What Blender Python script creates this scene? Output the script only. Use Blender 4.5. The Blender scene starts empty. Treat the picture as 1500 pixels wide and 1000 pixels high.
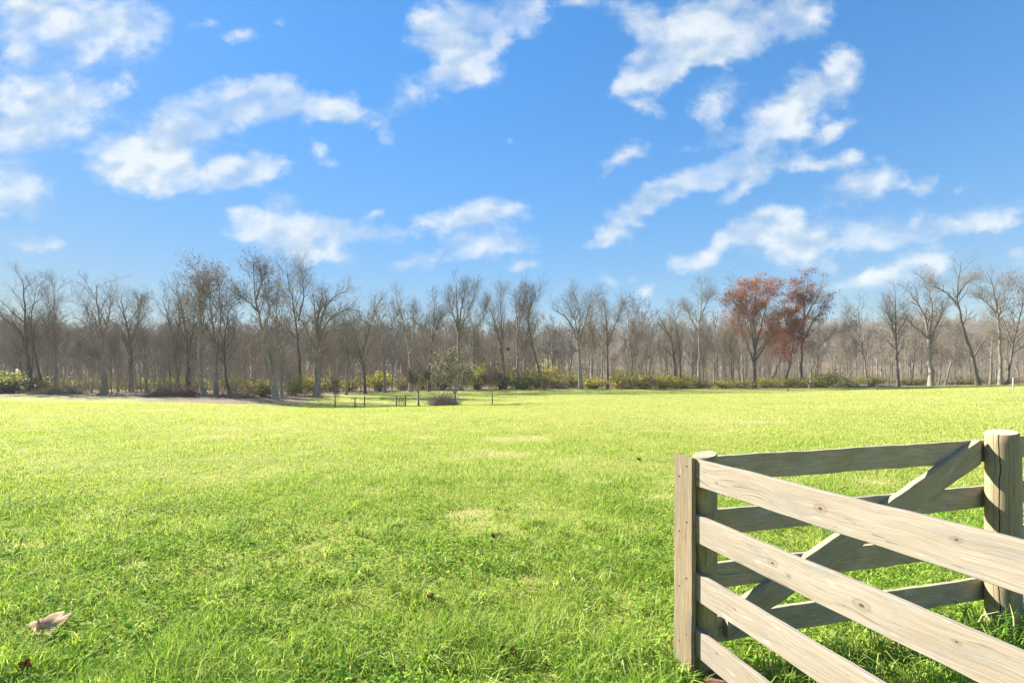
import bpy, bmesh, math, random
import numpy as np
from mathutils import Vector, Matrix

R = math.radians
rng = np.random.default_rng(11)
random.seed(5)
scene = bpy.context.scene
COL = scene.collection
EYE, F, HZ = 1.62, 690.0, 550.0          # eye height, focal length and horizon in photo pixels
SUN_AZ, SUN_EL = R(-58), R(32)           # measured from +Y towards +X


def at(px, py, Y):
    return Vector(((px - 750) / F * Y, Y, EYE - (py - HZ) / F * Y))


def sstep(a, b, x):
    t = np.clip((x - a) / (b - a), 0, 1)
    return t * t * (3 - 2 * t)


# ------------------------------------------------------------------ value noise
_LAT = np.random.default_rng(3).random((256, 256))


def vnoise(x, y, s=1.0, o=0):
    x = np.asarray(x, float) / s + 17.3 * o
    y = np.asarray(y, float) / s + 5.7 * o
    i, j = np.floor(x).astype(int), np.floor(y).astype(int)
    fx, fy = x - i, y - j
    fx, fy = fx * fx * (3 - 2 * fx), fy * fy * (3 - 2 * fy)
    a, b = _LAT[i & 255, j & 255], _LAT[(i + 1) & 255, j & 255]
    c, d = _LAT[i & 255, (j + 1) & 255], _LAT[(i + 1) & 255, (j + 1) & 255]
    return (a * (1 - fx) + b * fx) * (1 - fy) + (c * (1 - fx) + d * fx) * fy


def fnoise(x, y, s, o=0):
    return (vnoise(x, y, s, o) * .5 + vnoise(x, y, s / 2.1, o + 1) * .28 + vnoise(x, y, s / 4.3, o + 2) * .22)


# ------------------------------------------------------------------ terrain
_cols = np.array([-600, 0, 280, 460, 600, 780, 1000, 1200, 1500, 2100], float)
_rows = np.array([0, 10, 20, 33, 47, 60, 75, 90, 130, 200], float)
_tab = np.array([
    [0, 0, -.10, -.45, -.86, -.72, -.8, -.8, -.6, 1],
    [0, 0, -.10, -.50, -.98, -.76, -.8, -.8, -.6, 1],
    [0, 0, -.12, -.58, -1.12, -.86, -.85, -.8, -.6, 1],
    [0, 0, -.15, -.78, -1.68, -1.48, -1.0, -.9, -.6, 1],
    [0, 0, -.14, -.70, -1.48, -1.10, -.95, -.8, -.6, 1],
    [0, 0, -.12, -.63, -1.10, -1.00, -.58, -.5, -.4, 1],
    [0, 0, -.10, -.48, -.76, -.80, -.86, -.75, -.3, 2],
    [0, 0, -.08, -.39, -.63, -.73, -.88, -.6, 0, 2],
    [0, 0, -.05, -.20, 0.0, .05, .02, .05, .3, 2],
    [0, 0, 0, -.1, 0, .05, .05, .1, .3, 2]]).T          # [row Y, col px]
_GP, _GY = np.linspace(-600, 2100, 136), np.linspace(0, 200, 201)


def _dense():
    a = np.array([np.interp(_GP, _cols, r) for r in _tab])
    g = np.array([np.interp(_GY, _rows, a[:, k]) for k in range(len(_GP))]).T
    for _ in range(5):
        p = np.pad(g, 1, mode='edge')
        g = (p[:-2, 1:-1] + p[2:, 1:-1] + p[1:-1, :-2] + p[1:-1, 2:] + 2 * p[1:-1, 1:-1]) / 6
    g[0:6] *= np.linspace(0, 1, 6)[:, None]
    return g


_G = _dense()
_EC = np.array([-600, 0, 130, 250, 330, 430, 480, 560, 680, 800, 1000, 1200, 1500, 2100], float)
_EY = np.array([66, 64, 62, 57, 57, 61, 70, 73, 75, 79, 86, 89, 89, 89], float)


def pxof(x, y):
    return 750 + F * np.asarray(x, float) / np.maximum(y, 6.0)


def ground(x, y):
    x, y = np.asarray(x, float), np.asarray(y, float)
    cp = np.clip((pxof(x, y) + 600) / 2700 * 135, 0, 134.999)
    cy = np.clip(y, 0, 199.999)
    i, j = cy.astype(int), cp.astype(int)
    fy, fp = cy - i, cp - j
    z = (_G[i, j] * (1 - fp) + _G[i, j + 1] * fp) * (1 - fy) + (_G[i + 1, j] * (1 - fp) + _G[i + 1, j + 1] * fp) * fy
    # rise of the wooded hill far behind
    hill = sstep(150, 430, y) * (17 + 13 * fnoise(x, y * .4, 170, 5) + 5 * sstep(-50, 250, x))
    bump = (fnoise(x, y, 1.1, 9) - .5) * .045 + (fnoise(x, y, 5.0, 12) - .5) * .09 * sstep(6, 20, y)
    return z + hill + bump


def gz(x, y):
    return float(ground(x, y))


def edge(x, y):                            # metres inside the wood (>0) or in the field (<0)
    return np.asarray(y, float) - np.interp(pxof(x, y), _EC, _EY)


# ------------------------------------------------------------------ object helpers
def mesh_np(name, V, faces, attrs=None, smooth=False, mats=None, mat_idx=None):
    V = np.asarray(V, np.float32).reshape(-1, 3)
    me = bpy.data.meshes.new(name)
    fl = [np.asarray(f, np.int32) for f in faces if len(f)]
    loops = np.concatenate([f.ravel() for f in fl])
    tot = np.concatenate([np.full(len(f), f.shape[1], np.int32) for f in fl])
    start = np.concatenate([[0], np.cumsum(tot)[:-1]]).astype(np.int32)
    me.vertices.add(len(V)); me.vertices.foreach_set('co', V.ravel())
    me.loops.add(len(loops)); me.loops.foreach_set('vertex_index', loops)
    me.polygons.add(len(tot))
    me.polygons.foreach_set('loop_start', start); me.polygons.foreach_set('loop_total', tot)
    if smooth:
        me.polygons.foreach_set('use_smooth', np.ones(len(tot), bool))
    for m in (mats or []):
        me.materials.append(m)
    if mat_idx is not None:
        me.polygons.foreach_set('material_index', np.asarray(mat_idx, np.int32))
    me.update(calc_edges=True)
    for k, v in (attrs or {}).items():
        a = me.attributes.new(k, 'FLOAT', 'POINT')
        a.data.foreach_set('value', np.asarray(v, np.float32))
    me.validate()
    return me


def link(name, me, mat=None, parent=None):
    o = bpy.data.objects.new(name, me)
    COL.objects.link(o)
    if mat is not None and me is not None and not me.materials:
        me.materials.append(mat)
    if parent is not None:
        o.parent = parent
    return o


def tag(o, label=None, cat=None, group=None, kind=None):
    if label: o['label'] = label
    if cat: o['category'] = cat
    if group: o['group'] = group
    if kind: o['kind'] = kind
    return o


def empty(name, loc, rz=0.0):
    o = bpy.data.objects.new(name, None)
    o.empty_display_size = .2
    COL.objects.link(o)
    o.location = loc; o.rotation_euler = (0, 0, rz)
    return o


def copy_tree(o, parent=None):
    c = o.copy(); COL.objects.link(c)
    if parent is not None: c.parent = parent
    for ch in list(o.children):
        copy_tree(ch, c)
    return c


# ------------------------------------------------------------------ material helpers
class NT:
    def __init__(self, name, world=None):
        if world:
            self.nt = world.node_tree
        else:
            self.m = bpy.data.materials.new(name); self.m.use_nodes = True
            self.nt = self.m.node_tree
        self.nt.nodes.clear()

    def n(self, t, props=None, **inp):
        nd = self.nt.nodes.new(t)
        for k, v in (props or {}).items():
            setattr(nd, k, v)
        for k, v in inp.items():
            key = int(k[1:]) if k[0] == 'i' and k[1:].isdigit() else k.replace('_', ' ')
            self.put(nd.inputs[key], v)
        return nd

    def put(self, sock, v):
        if isinstance(v, bpy.types.NodeSocket): self.nt.links.new(v, sock)
        elif isinstance(v, bpy.types.Node): self.nt.links.new(v.outputs[0], sock)
        else: sock.default_value = v

    def math(self, op, a, b=None, c=None, clamp=False):
        d = {'i0': a}
        if b is not None: d['i1'] = b
        if c is not None: d['i2'] = c
        return self.n('ShaderNodeMath', {'operation': op, 'use_clamp': clamp}, **d).outputs[0]

    def ramp(self, fac, stops, interp='LINEAR'):
        r = self.n('ShaderNodeValToRGB', Fac=fac)
        cr = r.color_ramp; cr.interpolation = interp
        while len(cr.elements) < len(stops): cr.elements.new(.5)
        for e, (p, c) in zip(cr.elements, stops):
            e.position = p; e.color = (*c, 1) if len(c) == 3 else c
        return r.outputs[0]

    def mix(self, fac, a, b, mode='MIX'):
        m = self.n('ShaderNodeMix', {'data_type': 'RGBA', 'blend_type': mode})
        self.put(m.inputs[0], fac); self.put(m.inputs[6], a); self.put(m.inputs[7], b)
        return m.outputs[2]

    def noise(self, vec, scale, detail=4, rough=.55, dist=0.0):
        return self.n('ShaderNodeTexNoise', Vector=vec, Scale=scale, Detail=detail, Roughness=rough, Distortion=dist).outputs[0]

    def attr(self, name):
        return self.n('ShaderNodeAttribute', {'attribute_name': name}).outputs['Fac']

    def smooth(self, v, a, b, lo=0.0, hi=1.0):
        return self.n('ShaderNodeMapRange', {'interpolation_type': 'SMOOTHSTEP'}, i0=v, i1=a, i2=b, i3=lo, i4=hi).outputs[0]

    def out(self, surf):
        o = self.n('ShaderNodeOutputMaterial'); self.put(o.inputs[0], surf)
        return self.m


C4 = lambda r, g, b: (r, g, b, 1)


def leaf_mat(name, stops, trans=.45, rough=.55, tmul=(1.25, 1.2, .55), spec=.06):
    t = NT(name)
    col = t.ramp(t.attr('tint'), stops)
    p = t.n('ShaderNodeBsdfPrincipled', Base_Color=col, Roughness=rough)
    p.inputs['Specular IOR Level'].default_value = spec
    tc = t.mix(1.0, col, C4(*tmul), 'MULTIPLY')
    tr = t.n('ShaderNodeBsdfTranslucent', Color=tc)
    return t.out(t.n('ShaderNodeMixShader', i0=trans, i1=p, i2=tr))


def bark_mat(name, c0, c1, c2, scale=3.0):
    t = NT(name)
    g = t.n('ShaderNodeTexCoord').outputs['Object']
    mp = t.n('ShaderNodeMapping', Vector=g, Scale=(scale, scale, scale * .3))
    nz = t.noise(mp, 1.6, 6, .65)
    info = t.n('ShaderNodeObjectInfo').outputs['Random']
    col = t.ramp(nz, [(.3, c0), (.5, c1), (.72, c2)])
    br = t.math('MULTIPLY_ADD', info, .5, .75)
    hs = t.n('ShaderNodeHueSaturation', Value=br, Color=col)
    bp = t.n('ShaderNodeBump', Strength=.6, Distance=.03, Height=nz)
    p = t.n('ShaderNodeBsdfPrincipled', Base_Color=hs, Roughness=.9, Normal=bp)
    p.inputs['Specular IOR Level'].default_value = .2
    return t.out(p)


def plain_mat(name, c0, c1, scale=8.0, rough=.85):
    t = NT(name)
    g = t.n('ShaderNodeTexCoord').outputs['Object']
    nz = t.noise(g, scale, 5, .6)
    p = t.n('ShaderNodeBsdfPrincipled', Base_Color=t.ramp(nz, [(.3, c0), (.7, c1)]), Roughness=rough)
    p.inputs['Specular IOR Level'].default_value = .25
    bp = t.n('ShaderNodeBump', Strength=.5, Distance=.01, Height=nz)
    t.put(p.inputs['Normal'], bp)
    return t.out(p)


# ------------------------------------------------------------------ world, sun, camera
CLOUDS = [  # px, py, half width, half height, tilt (deg, + = rising to the right), weight
    (150, 42, 150, 58, 4, 1.1), (30, 12, 110, 50, 0, .85), (80, 150, 125, 68, 8, 1.15), (50, 200, 90, 40, 0, .6), (18, 75, 30, 40, 0, .5),
    (215, 205, 110, 55, 20, 1), (320, 165, 120, 50, 20, 1.1), (430, 150, 105, 42, -8, 1.0), (498, 166, 48, 20, 0, .9), (200, 245, 90, 42, 0, .8), (300, 252, 105, 42, 10, .95),
    (375, 250, 62, 30, 0, 1), (462, 222, 44, 20, -38, .75), (565, 192, 34, 36, 40, .75), (28, 280, 95, 52, -15, .95), (40, 357, 75, 24, -10, .8),
    (425, 332, 100, 40, 0, 1.1), (520, 338, 72, 24, -8, 1), (352, 310, 26, 16, 0, .8), (465, 372, 90, 24, -8, 1), (548, 313, 22, 10, 0, .6), (420, 288, 42, 14, 10, .5),
    (352, 60, 38, 16, 0, .65), (298, 35, 30, 12, 0, .4), (412, 36, 24, 12, -30, .35), (662, 48, 78, 76, 0, 1.15), (622, 125, 62, 38, 20, .8), (742, 22, 85, 44, 25, 1.05), (690, 90, 60, 50, 0, .9),
    (700, 318, 105, 30, 10, 1.1), (712, 360, 92, 24, 6, 1), (597, 388, 36, 22, 0, .85), (768, 388, 40, 12, 0, .8), (746, 207, 16, 10, 0, .4), (855, 8, 40, 14, 0, .4),
    (1000, 48, 120, 62, 25, 1.1), (1095, 25, 125, 52, 5, .95), (1185, 22, 75, 46, 0, .7), (962, 100, 85, 36, 30, 1.0), (918, 125, 42, 16, 15, .7), (1075, 75, 66, 26, 5, .95), (920, 20, 50, 34, 0, .6),
    (940, 155, 34, 18, -20, .65), (1052, 145, 62, 38, 20, .95), (1185, 140, 95, 56, 28, 1.05), (1238, 92, 32, 38, 40, .8), (1142, 178, 52, 34, 0, .8), (1225, 195, 46, 14, 25, .65), (1042, 195, 34, 34, 30, .45),
    (912, 230, 44, 20, 28, .95), (1000, 215, 26, 14, 10, .6), (930, 312, 62, 34, 35, 1.1), (1012, 266, 88, 28, 20, 1.05), (1112, 245, 95, 28, 8, .95), (1108, 210, 58, 28, 8, .85), (882, 350, 36, 11, 22, .75), (1090, 277, 52, 18, 38, .75),
    (1192, 245, 42, 16, 0, .6), (1246, 235, 40, 14, 5, .85), (1266, 270, 68, 32, 20, 1.05), (1345, 272, 38, 20, 12, .7), (1412, 274, 22, 10, 25, .55),
    (1180, 350, 130, 54, 8, 1.2), (1120, 325, 52, 30, 20, 1), (1320, 332, 80, 32, 8, .95), (1422, 326, 90, 28, 10, 1.05), (1072, 350, 52, 17, 32, .85), (1015, 382, 48, 20, 12, .95),
    (1345, 388, 78, 27, 15, .95), (1292, 410, 36, 17, 10, .8), (1490, 373, 28, 12, 10, .8), (890, 413, 24, 13, -20, .75), (930, 405, 26, 10, 20, .65), (946, 425, 24, 12, 20, .8), (1232, 420, 60, 20, 0, .5)]


def make_world():
    w = bpy.data.worlds.new('World'); scene.world = w; w.use_nodes = True
    t = NT('', world=w)
    sky = t.n('ShaderNodeTexSky', {'sky_type': 'NISHITA', 'sun_disc': False, 'sun_elevation': SUN_EL, 'sun_rotation': SUN_AZ,
                                   'air_density': 1.0, 'dust_density': .05, 'ozone_density': 1.0, 'altitude': 250})
    lum = t.n('ShaderNodeRGBToBW', Color=sky).outputs[0]
    gain = t.math('MULTIPLY', t.math('POWER', t.math('ADD', 1.0, t.math('POWER', t.math('DIVIDE', lum, SKY_KNEE), 3.0)), -.333), SKY_GAIN)
    skyc = t.n('ShaderNodeVectorMath', {'operation': 'SCALE'}, i0=sky.outputs[0], Scale=gain).outputs[0]
    skyc = t.n('ShaderNodeHueSaturation', Saturation=1.39, Value=1.0, Color=skyc)
    d = t.n('ShaderNodeTexCoord').outputs['Generated']
    s = t.n('ShaderNodeSeparateXYZ', Vector=d)
    y = t.math('MAXIMUM', t.math('ABSOLUTE', s.outputs[1]), .04)
    u, v = t.math('DIVIDE', s.outputs[0], y), t.math('DIVIDE', s.outputs[2], y)
    uv = t.n('ShaderNodeCombineXYZ', X=u, Y=v).outputs[0]
    # warp the positions so that no outline is an ellipse
    wn = t.n('ShaderNodeTexNoise', Vector=uv, Scale=7.0, Detail=3, Roughness=.6).outputs['Color']
    wv = t.n('ShaderNodeVectorMath', {'operation': 'SUBTRACT'}, i0=wn, i1=(.5, .5, .5)).outputs[0]
    wv = t.n('ShaderNodeVectorMath', {'operation': 'MULTIPLY'}, i0=wv, i1=(.085, .06, 0)).outputs[0]
    uw = t.n('ShaderNodeVectorMath', {'operation': 'ADD'}, i0=uv, i1=wv).outputs[0]
    acc = None
    for px, py, a, b, rot, wt in CLOUDS:
        wt = max(wt, .72)
        mp = t.n('ShaderNodeMapping', {'vector_type': 'TEXTURE'}, Vector=uw, Location=((px - 750) / F, (HZ - py) / F, 0), Rotation=(0, 0, R(rot)),
                 Scale=(a * 1.17 / F, b * 1.17 / F, 1))
        g = t.n('ShaderNodeTexGradient', {'gradient_type': 'SPHERICAL'}, Vector=mp).outputs['Fac']
        acc = t.math('MULTIPLY', g, wt) if acc is None else t.math('MULTIPLY_ADD', g, wt, acc)
    # unseen broken cloud added overhead and behind the viewer to whiten the ambient light
    rest = t.math('MAXIMUM', t.smooth(v, .92, 1.5), t.smooth(s.outputs[1], .02, -.12))
    rest = t.math('MULTIPLY', rest, t.smooth(s.outputs[2], .02, .10))
    field = t.math('MAXIMUM', t.math('MINIMUM', acc, 1.0), t.math('MULTIPLY', rest, .42))
    st = t.n('ShaderNodeVectorMath', {'operation': 'MULTIPLY'}, i0=uv, i1=(1.0, 1.35, 1.0)).outputs[0]

    def puff(vec):
        a = t.noise(vec, 8.0, 3, .5, .3)
        b = t.noise(vec, 26.0, 7, .66, .15)
        return t.math('ADD', t.math('MULTIPLY', a, .58), t.math('MULTIPLY', b, .42))
    n1 = puff(st)

    def soft(vec):
        return t.noise(vec, 11.0, 4, .5, .3)
    s1 = soft(st)
    off = t.n('ShaderNodeVectorMath', {'operation': 'ADD'}, i0=st, i1=(-.012, .024, 0)).outputs[0]
    n2 = soft(off)
    dens = t.math('ADD', t.math('MULTIPLY', field, 1.25), t.math('MULTIPLY', t.math('SUBTRACT', n1, .5), 3.3))
    dens = t.math('MULTIPLY', t.math('SUBTRACT', dens, .24), t.smooth(field, .0, .16))
    alpha = t.math('MULTIPLY', t.smooth(dens, .0, .98), t.smooth(t.noise(st, 5.5, 5, .58), .32, .62, .42, 1.0))
    alpha = t.math('MULTIPLY', alpha, t.smooth(s.outputs[2], .0, .03))
    # thick middles are greyer below, edges towards the sun whiter
    lit = t.math('ADD', t.math('MULTIPLY', t.math('SUBTRACT', s1, n2), 2.6), t.math('SUBTRACT', .60, t.math('MULTIPLY', t.smooth(dens, .7, 2.0), .20)), clamp=True)
    up = t.n('ShaderNodeVectorMath', {'operation': 'ADD'}, i0=st, i1=(-.02, .07, 0)).outputs[0]
    hh = t.math('SUBTRACT', t.noise(st, 8.0, 2, .5, .3), t.noise(up, 8.0, 2, .5, .3))
    lit = t.math('ADD', lit, t.math('MULTIPLY', hh, 1.9), clamp=True)
    ccol = t.ramp(lit, [(.1, (4.6, 6.0, 7.5)), (.5, (6.0, 7.05, 8.0)), (.9, (8.1, 8.6, 8.9))])
    ccol = t.n('ShaderNodeVectorMath', {'operation': 'SCALE'}, i0=ccol, Scale=CLOUD_GAIN).outputs[0]
    col = t.mix(t.math('MULTIPLY', alpha, .90), skyc, ccol)
    bg = t.n('ShaderNodeBackground', Color=col, Strength=SKY)
    o = t.n('ShaderNodeOutputWorld'); t.put(o.inputs[0], bg)


SKY, CLOUD_GAIN, SKY_GAIN, SKY_KNEE = .064, .50, 1.25, 2.25
make_world()
sd = bpy.data.lights.new('sun', 'SUN'); sd.energy = 5.0; sd.angle = R(.55); sd.color = (1, .95, .86)
so = bpy.data.objects.new('sun', sd); COL.objects.link(so)
to_sun = Vector((math.sin(SUN_AZ) * math.cos(SUN_EL), math.cos(SUN_AZ) * math.cos(SUN_EL), math.sin(SUN_EL)))
so.rotation_euler = to_sun.to_track_quat('Z', 'Y').to_euler(); so.location = to_sun * 60
cd = bpy.data.cameras.new('camera'); cam = bpy.data.objects.new('camera', cd); COL.objects.link(cam)
cd.sensor_width = 36; cd.lens = 36 * F / 1500; cd.shift_y = 50 / 1500; cd.clip_end = 6000; cd.clip_start = .05
cam.location = (0, 0, EYE); cam.rotation_euler = (R(90), 0, 0)
scene.camera = cam
scene.view_settings.view_transform = 'Standard'; scene.view_settings.look = 'None'
scene.view_settings.exposure = 1.8; scene.view_settings.gamma = 1
scene.cycles.max_bounces = 6; scene.cycles.transparent_max_bounces = 4
scene.cycles.volume_bounces = 0
scene.cycles.use_denoising = True
scene.cycles.denoising_prefilter = 'NONE'

# ------------------------------------------------------------------ terrain mesh
BARE = [(690, 752, 60, 9), (783, 850, 38, 8), (540, 722, 40, 5), (970, 728, 45, 7), (190, 828, 40, 8), (20, 800, 70, 10), (1280, 705, 45, 9), (1210, 770, 60, 12), (1190, 800, 50, 10),
        (770, 642, 110, 7), (1080, 617, 130, 5), (330, 640, 90, 5), (870, 705, 60, 7), (1345, 775, 50, 10), (1000, 705, 50, 6), (620, 640, 60, 4), (730, 665, 90, 6)]
PALE = [(213, 601, 12, 1.0), (246, 600, 14, 1.2), (4, 607, 12, 1.4)]


def spots(x, y, z, L):
    Y = np.maximum(y, .5)
    px, py = 750 + F * x / Y, HZ + F * (EYE - z) / Y
    m = np.zeros(np.shape(x))
    for a, b, rx, ry in L:
        m = np.maximum(m, 1 - np.sqrt(((px - a) / rx) ** 2 + ((py - b) / ry) ** 2))
    return np.where(y > 1, np.clip(m, 0, 1), 0)


def make_ground():
    ys = np.unique(np.concatenate([np.arange(-40, 0, 4.), np.arange(0, 14, .16), np.arange(14, 40, .5), np.arange(40, 110, .8), np.arange(110, 200, 5), np.arange(200, 901, 18.)]))
    xs = np.unique(np.concatenate([np.arange(-8, 8, .16), np.arange(8, 30, .5), np.arange(30, 120, 1.6), np.arange(120, 1100, 20.)]))
    xs = np.unique(np.concatenate([-xs[xs > 8], xs]))
    X, Y = np.meshgrid(xs, ys)
    Z = ground(X, Y)
    V = np.stack([X, Y, Z], -1).reshape(-1, 3)
    nx, ny = len(xs), len(ys)
    i = (np.arange(ny - 1)[:, None] * nx + np.arange(nx - 1)[None]).ravel()
    Fc = np.stack([i, i + 1, i + nx + 1, i + nx], -1)
    e = edge(X, Y) + (fnoise(X, Y, 9, 3) - .5) * 7
    lit = sstep(-2.5, 1.2, e)
    # the worn brown bank in front of the left trees
    lit = np.maximum(lit, .85 * sstep(-17, -4, e) * sstep(540, 420, pxof(X, Y)) * (.35 + fnoise(X, Y, 4, 8)))
    t = NT('ground_turf')
    g = t.n('ShaderNodeTexCoord').outputs['Object']
    big = t.noise(g, .16, 4, .6); mid = t.noise(g, 1.3, 5, .62); fine = t.noise(g, 16.0, 6, .75); vf = t.noise(g, 55.0, 3, .7)
    a = t.math('ADD', t.math('MULTIPLY', big, .35), t.math('ADD', t.math('MULTIPLY', mid, .40), t.math('MULTIPLY', fine, .35)))
    grass = t.ramp(a, [(.36, (.13, .16, .03)), (.48, (.23, .265, .05)), (.58, (.31, .32, .08)), (.70, (.42, .41, .14))])
    straw = t.ramp(fine, [(.35, (.26, .24, .08)), (.65, (.52, .46, .22))])
    litter = t.ramp(t.math('ADD', t.math('MULTIPLY', mid, .5), t.math('MULTIPLY', fine, .5)), [(.34, (.09, .066, .042)), (.5, (.20, .15, .098)), (.66, (.34, .265, .175))])
    col = t.mix(t.smooth(t.math('ADD', t.attr('bare'), t.math('MULTIPLY', t.math('SUBTRACT', t.math('ADD', t.math('MULTIPLY', mid, .5), t.math('MULTIPLY', fine, .5)), .5), 1.9)), .2, .75, 0, .8), grass, straw)
    col = t.mix(t.smooth(t.math('ADD', t.attr('litter'), t.math('MULTIPLY', t.math('SUBTRACT', mid, .5), .5)), .25, .75), col, litter)
    col = t.mix(t.smooth(t.attr('pale'), .05, .5), col, C4(.62, .61, .55))
    bp = t.n('ShaderNodeBump', Strength=.8, Distance=.05, Height=t.math('ADD', fine, t.math('MULTIPLY', vf, .6)))
    p = t.n('ShaderNodeBsdfPrincipled', Base_Color=col, Roughness=.95, Normal=bp)
    p.inputs['Specular IOR Level'].default_value = .1
    me = mesh_np('ground', V, [Fc], {'litter': lit.ravel(), 'bare': spots(X, Y, Z, BARE).ravel(), 'pale': spots(X, Y, Z, PALE).ravel()}, smooth=True, mats=[t.out(p)])
    tag(link('ground', me), kind='structure')


make_ground()


# ------------------------------------------------------------------ grass
FENCE = dict(corner=(1.052, 2.565, .062), big=(3.14, 3.02, .079))


def keep_clear(x, y):
    k = np.ones(len(x), bool)
    for cx, cy, r in FENCE.values():
        k &= (x - cx) ** 2 + (y - cy) ** 2 > r * r
    return k


def wedge(n, y0, y1, k=1.28):
    y = np.sqrt(rng.random(n) * (y1 ** 2 - y0 ** 2) + y0 ** 2)
    x = (rng.random(n) * 2 - 1) * (y * k + .6)
    return x, y


def blades(x, y, h, w, lean, tint, curl=.6):
    n = len(x)
    z = ground(x, y) - .004
    az = rng.random(n) * 2 * np.pi
    face = az + np.pi / 2 + rng.normal(0, .5, n)
    wx, wy = np.cos(face) * w / 2, np.sin(face) * w / 2
    dx, dy = np.cos(az) * h * lean, np.sin(az) * h * lean
    b = np.stack([x, y, z], -1)
    side = np.stack([wx, wy, np.zeros(n)], -1)
    m = b + np.stack([dx * .32, dy * .32, h * .58], -1)
    tp = b + np.stack([dx, dy, h * np.clip(1 - lean * lean * .35 * curl, .25, 1)], -1)
    V = np.stack([b - side, b + side, m + side * .8, m - side * .8, tp], 1).reshape(-1, 3)
    o = np.arange(n)[:, None] * 5
    return V, o + np.array([[0, 1, 2, 3]]), o + np.array([[3, 2, 4]]), np.repeat(tint, 5)


GRASS_STOPS = [(0, (.07, .16, .022)), (.28, (.182, .315, .042)), (.55, (.34, .44, .08)), (.78, (.475, .51, .14)), (.9, (.56, .52, .24)), (1, (.62, .55, .36))]


def make_grass():
    parts = []
    zones = [(1.4, 4.0, 4000, .068, .0053), (4.0, 7.5, 2000, .062, .0070), (7.5, 14, 760, .058, .0095), (14, 26, 300, .056, .014), (26, 48, 110, .06, .025), (48, 86, 34, .07, .045)]
    for y0, y1, den, h0, w0 in zones:
        k = 1.28
        n = int(den * k * (y1 ** 2 - y0 ** 2))
        x, y = wedge(n, y0, y1, k)
        bare = spots(x, y, ground(x, y), BARE)
        e = edge(x, y) + (fnoise(x, y, 9, 3) - .5) * 7
        ok = (e < rng.random(n) * 2.5 - 3.0) & keep_clear(x, y) & (rng.random(n) > sstep(.1, .9, bare) * .6)
        worn = sstep(-18, -4, e) * sstep(540, 420, pxof(x, y))
        ok &= rng.random(n) > np.sqrt(worn) * .96
        x, y, bare, worn_b = x[ok], y[ok], bare[ok], (sstep(-18, -4, e) * sstep(540, 420, pxof(x, y)))[ok]
        n = len(x)
        lush = .6 * fnoise(x, y, .9, 21) + .4 * fnoise(x, y, .27, 25)
        big = fnoise(x, y, 6.5, 31)
        hh = h0 * (.22 + 2.6 * lush ** 2.0) * (.5 + .9 * rng.random(n))
        # rank grass in the bottom foreground and along the fence
        near = sstep(3.6, 2.4, y) * sstep(.45, .68, fnoise(x, y, .55, 41))
        hh *= 1 + 1.5 * near
        tint = .54 + .32 * (big - .5) - .32 * (lush - .5) + .30 * sstep(4, 22, y) - .03 * sstep(5, 2.5, y) + rng.normal(0, 1, n) * (.14 - .09 * sstep(6, 26, y)) + .25 * bare
        dry = rng.random(n) < (.05 - .04 * sstep(8, 25, y)) + .10 * bare
        dry |= rng.random(n) < worn_b * .95
        tint = np.where(dry, .86 + .14 * rng.random(n), np.clip(tint, 0, .84))
        w = w0 * (.6 + .8 * rng.random(n))
        parts.append(blades(x, y, hh, w, .35 + .75 * rng.random(n), tint))
    # a few hundred long arching blades grouped in rank tussocks
    cx, cy = wedge(330, 2.0, 5.2)
    cx = np.concatenate([cx, [-.35, -.1, .15, .4, -1.1, -.9, .62, .7, .8, .86]]); cy = np.concatenate([cy, [2.62, 2.7, 2.66, 2.9, 2.8, 3.0, 2.65, 2.75, 2.5, 2.42]])
    rep = rng.integers(16, 42, len(cx))
    x = np.repeat(cx, rep) + rng.normal(0, .045, rep.sum()); y = np.repeat(cy, rep) + rng.normal(0, .045, rep.sum())
    ok = keep_clear(x, y); x, y = x[ok], y[ok]; n = len(x)
    parts.append(blades(x, y, (.08 + .11 * rng.random(n)), .005 + .003 * rng.random(n), .6 + .8 * rng.random(n), np.clip(.50 + rng.normal(0, .15, n) + .4 * (rng.random(n) < .08), 0, 1), 1.2))
    off, Vs, Q, T, A = 0, [], [], [], []
    for V, q, tr, a in parts:
        Vs.append(V); Q.append(q + off); T.append(tr + off); A.append(a); off += len(V)
    m = leaf_mat('grass_blade', GRASS_STOPS, .38, .6, (1.15, 1.2, .8))
    me = mesh_np('grass', np.concatenate(Vs), [np.concatenate(Q), np.concatenate(T)], {'tint': np.concatenate(A)}, mats=[m])
    tag(link('grass', me), 'short bright yellow green grass covering the whole open field', 'grass', kind='stuff')
    # clover and broad low weeds between the blades, nearer the camera
    n = 110000
    x, y = wedge(n, 1.8, 7.5)
    far_ok = rng.random(n) > sstep(4.5, 7.5, y)
    k = far_ok & (fnoise(x, y, .8, 51) + .3 * rng.random(n) > .62) & keep_clear(x, y) & (spots(x, y, ground(x, y), BARE) < .25)
    x, y = x[k], y[k]; n = len(x)
    hz = .02 + .04 * rng.random(n); sz = .006 + .014 * rng.random(n) ** 1.5
    base = np.stack([x, y, ground(x, y) + hz], -1)
    tint = np.clip(.56 + rng.normal(0, .18, n), 0, .95)
    Vs, Qs, As = [], [], []
    a0 = rng.random(n) * 6.28
    for j in range(3):
        a = a0 + j * 2.094 + rng.normal(0, .15, n)
        ca, sa = np.cos(a), np.sin(a)
        up = rng.normal(.15, .45, n)
        dirv = np.stack([ca, sa, up], -1); sidev = np.stack([-sa, ca, rng.normal(0, .35, n)], -1)
        s = sz[:, None]
        Vs.append(np.stack([base, base + dirv * s * .9 + sidev * s * .62, base + dirv * s * 1.5, base + dirv * s * .9 - sidev * s * .62], 1).reshape(-1, 3))
        Qs.append(np.arange(n)[:, None] * 4 + np.array([[0, 1, 2, 3]]) + j * n * 4); As.append(np.repeat(tint, 4))
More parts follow.
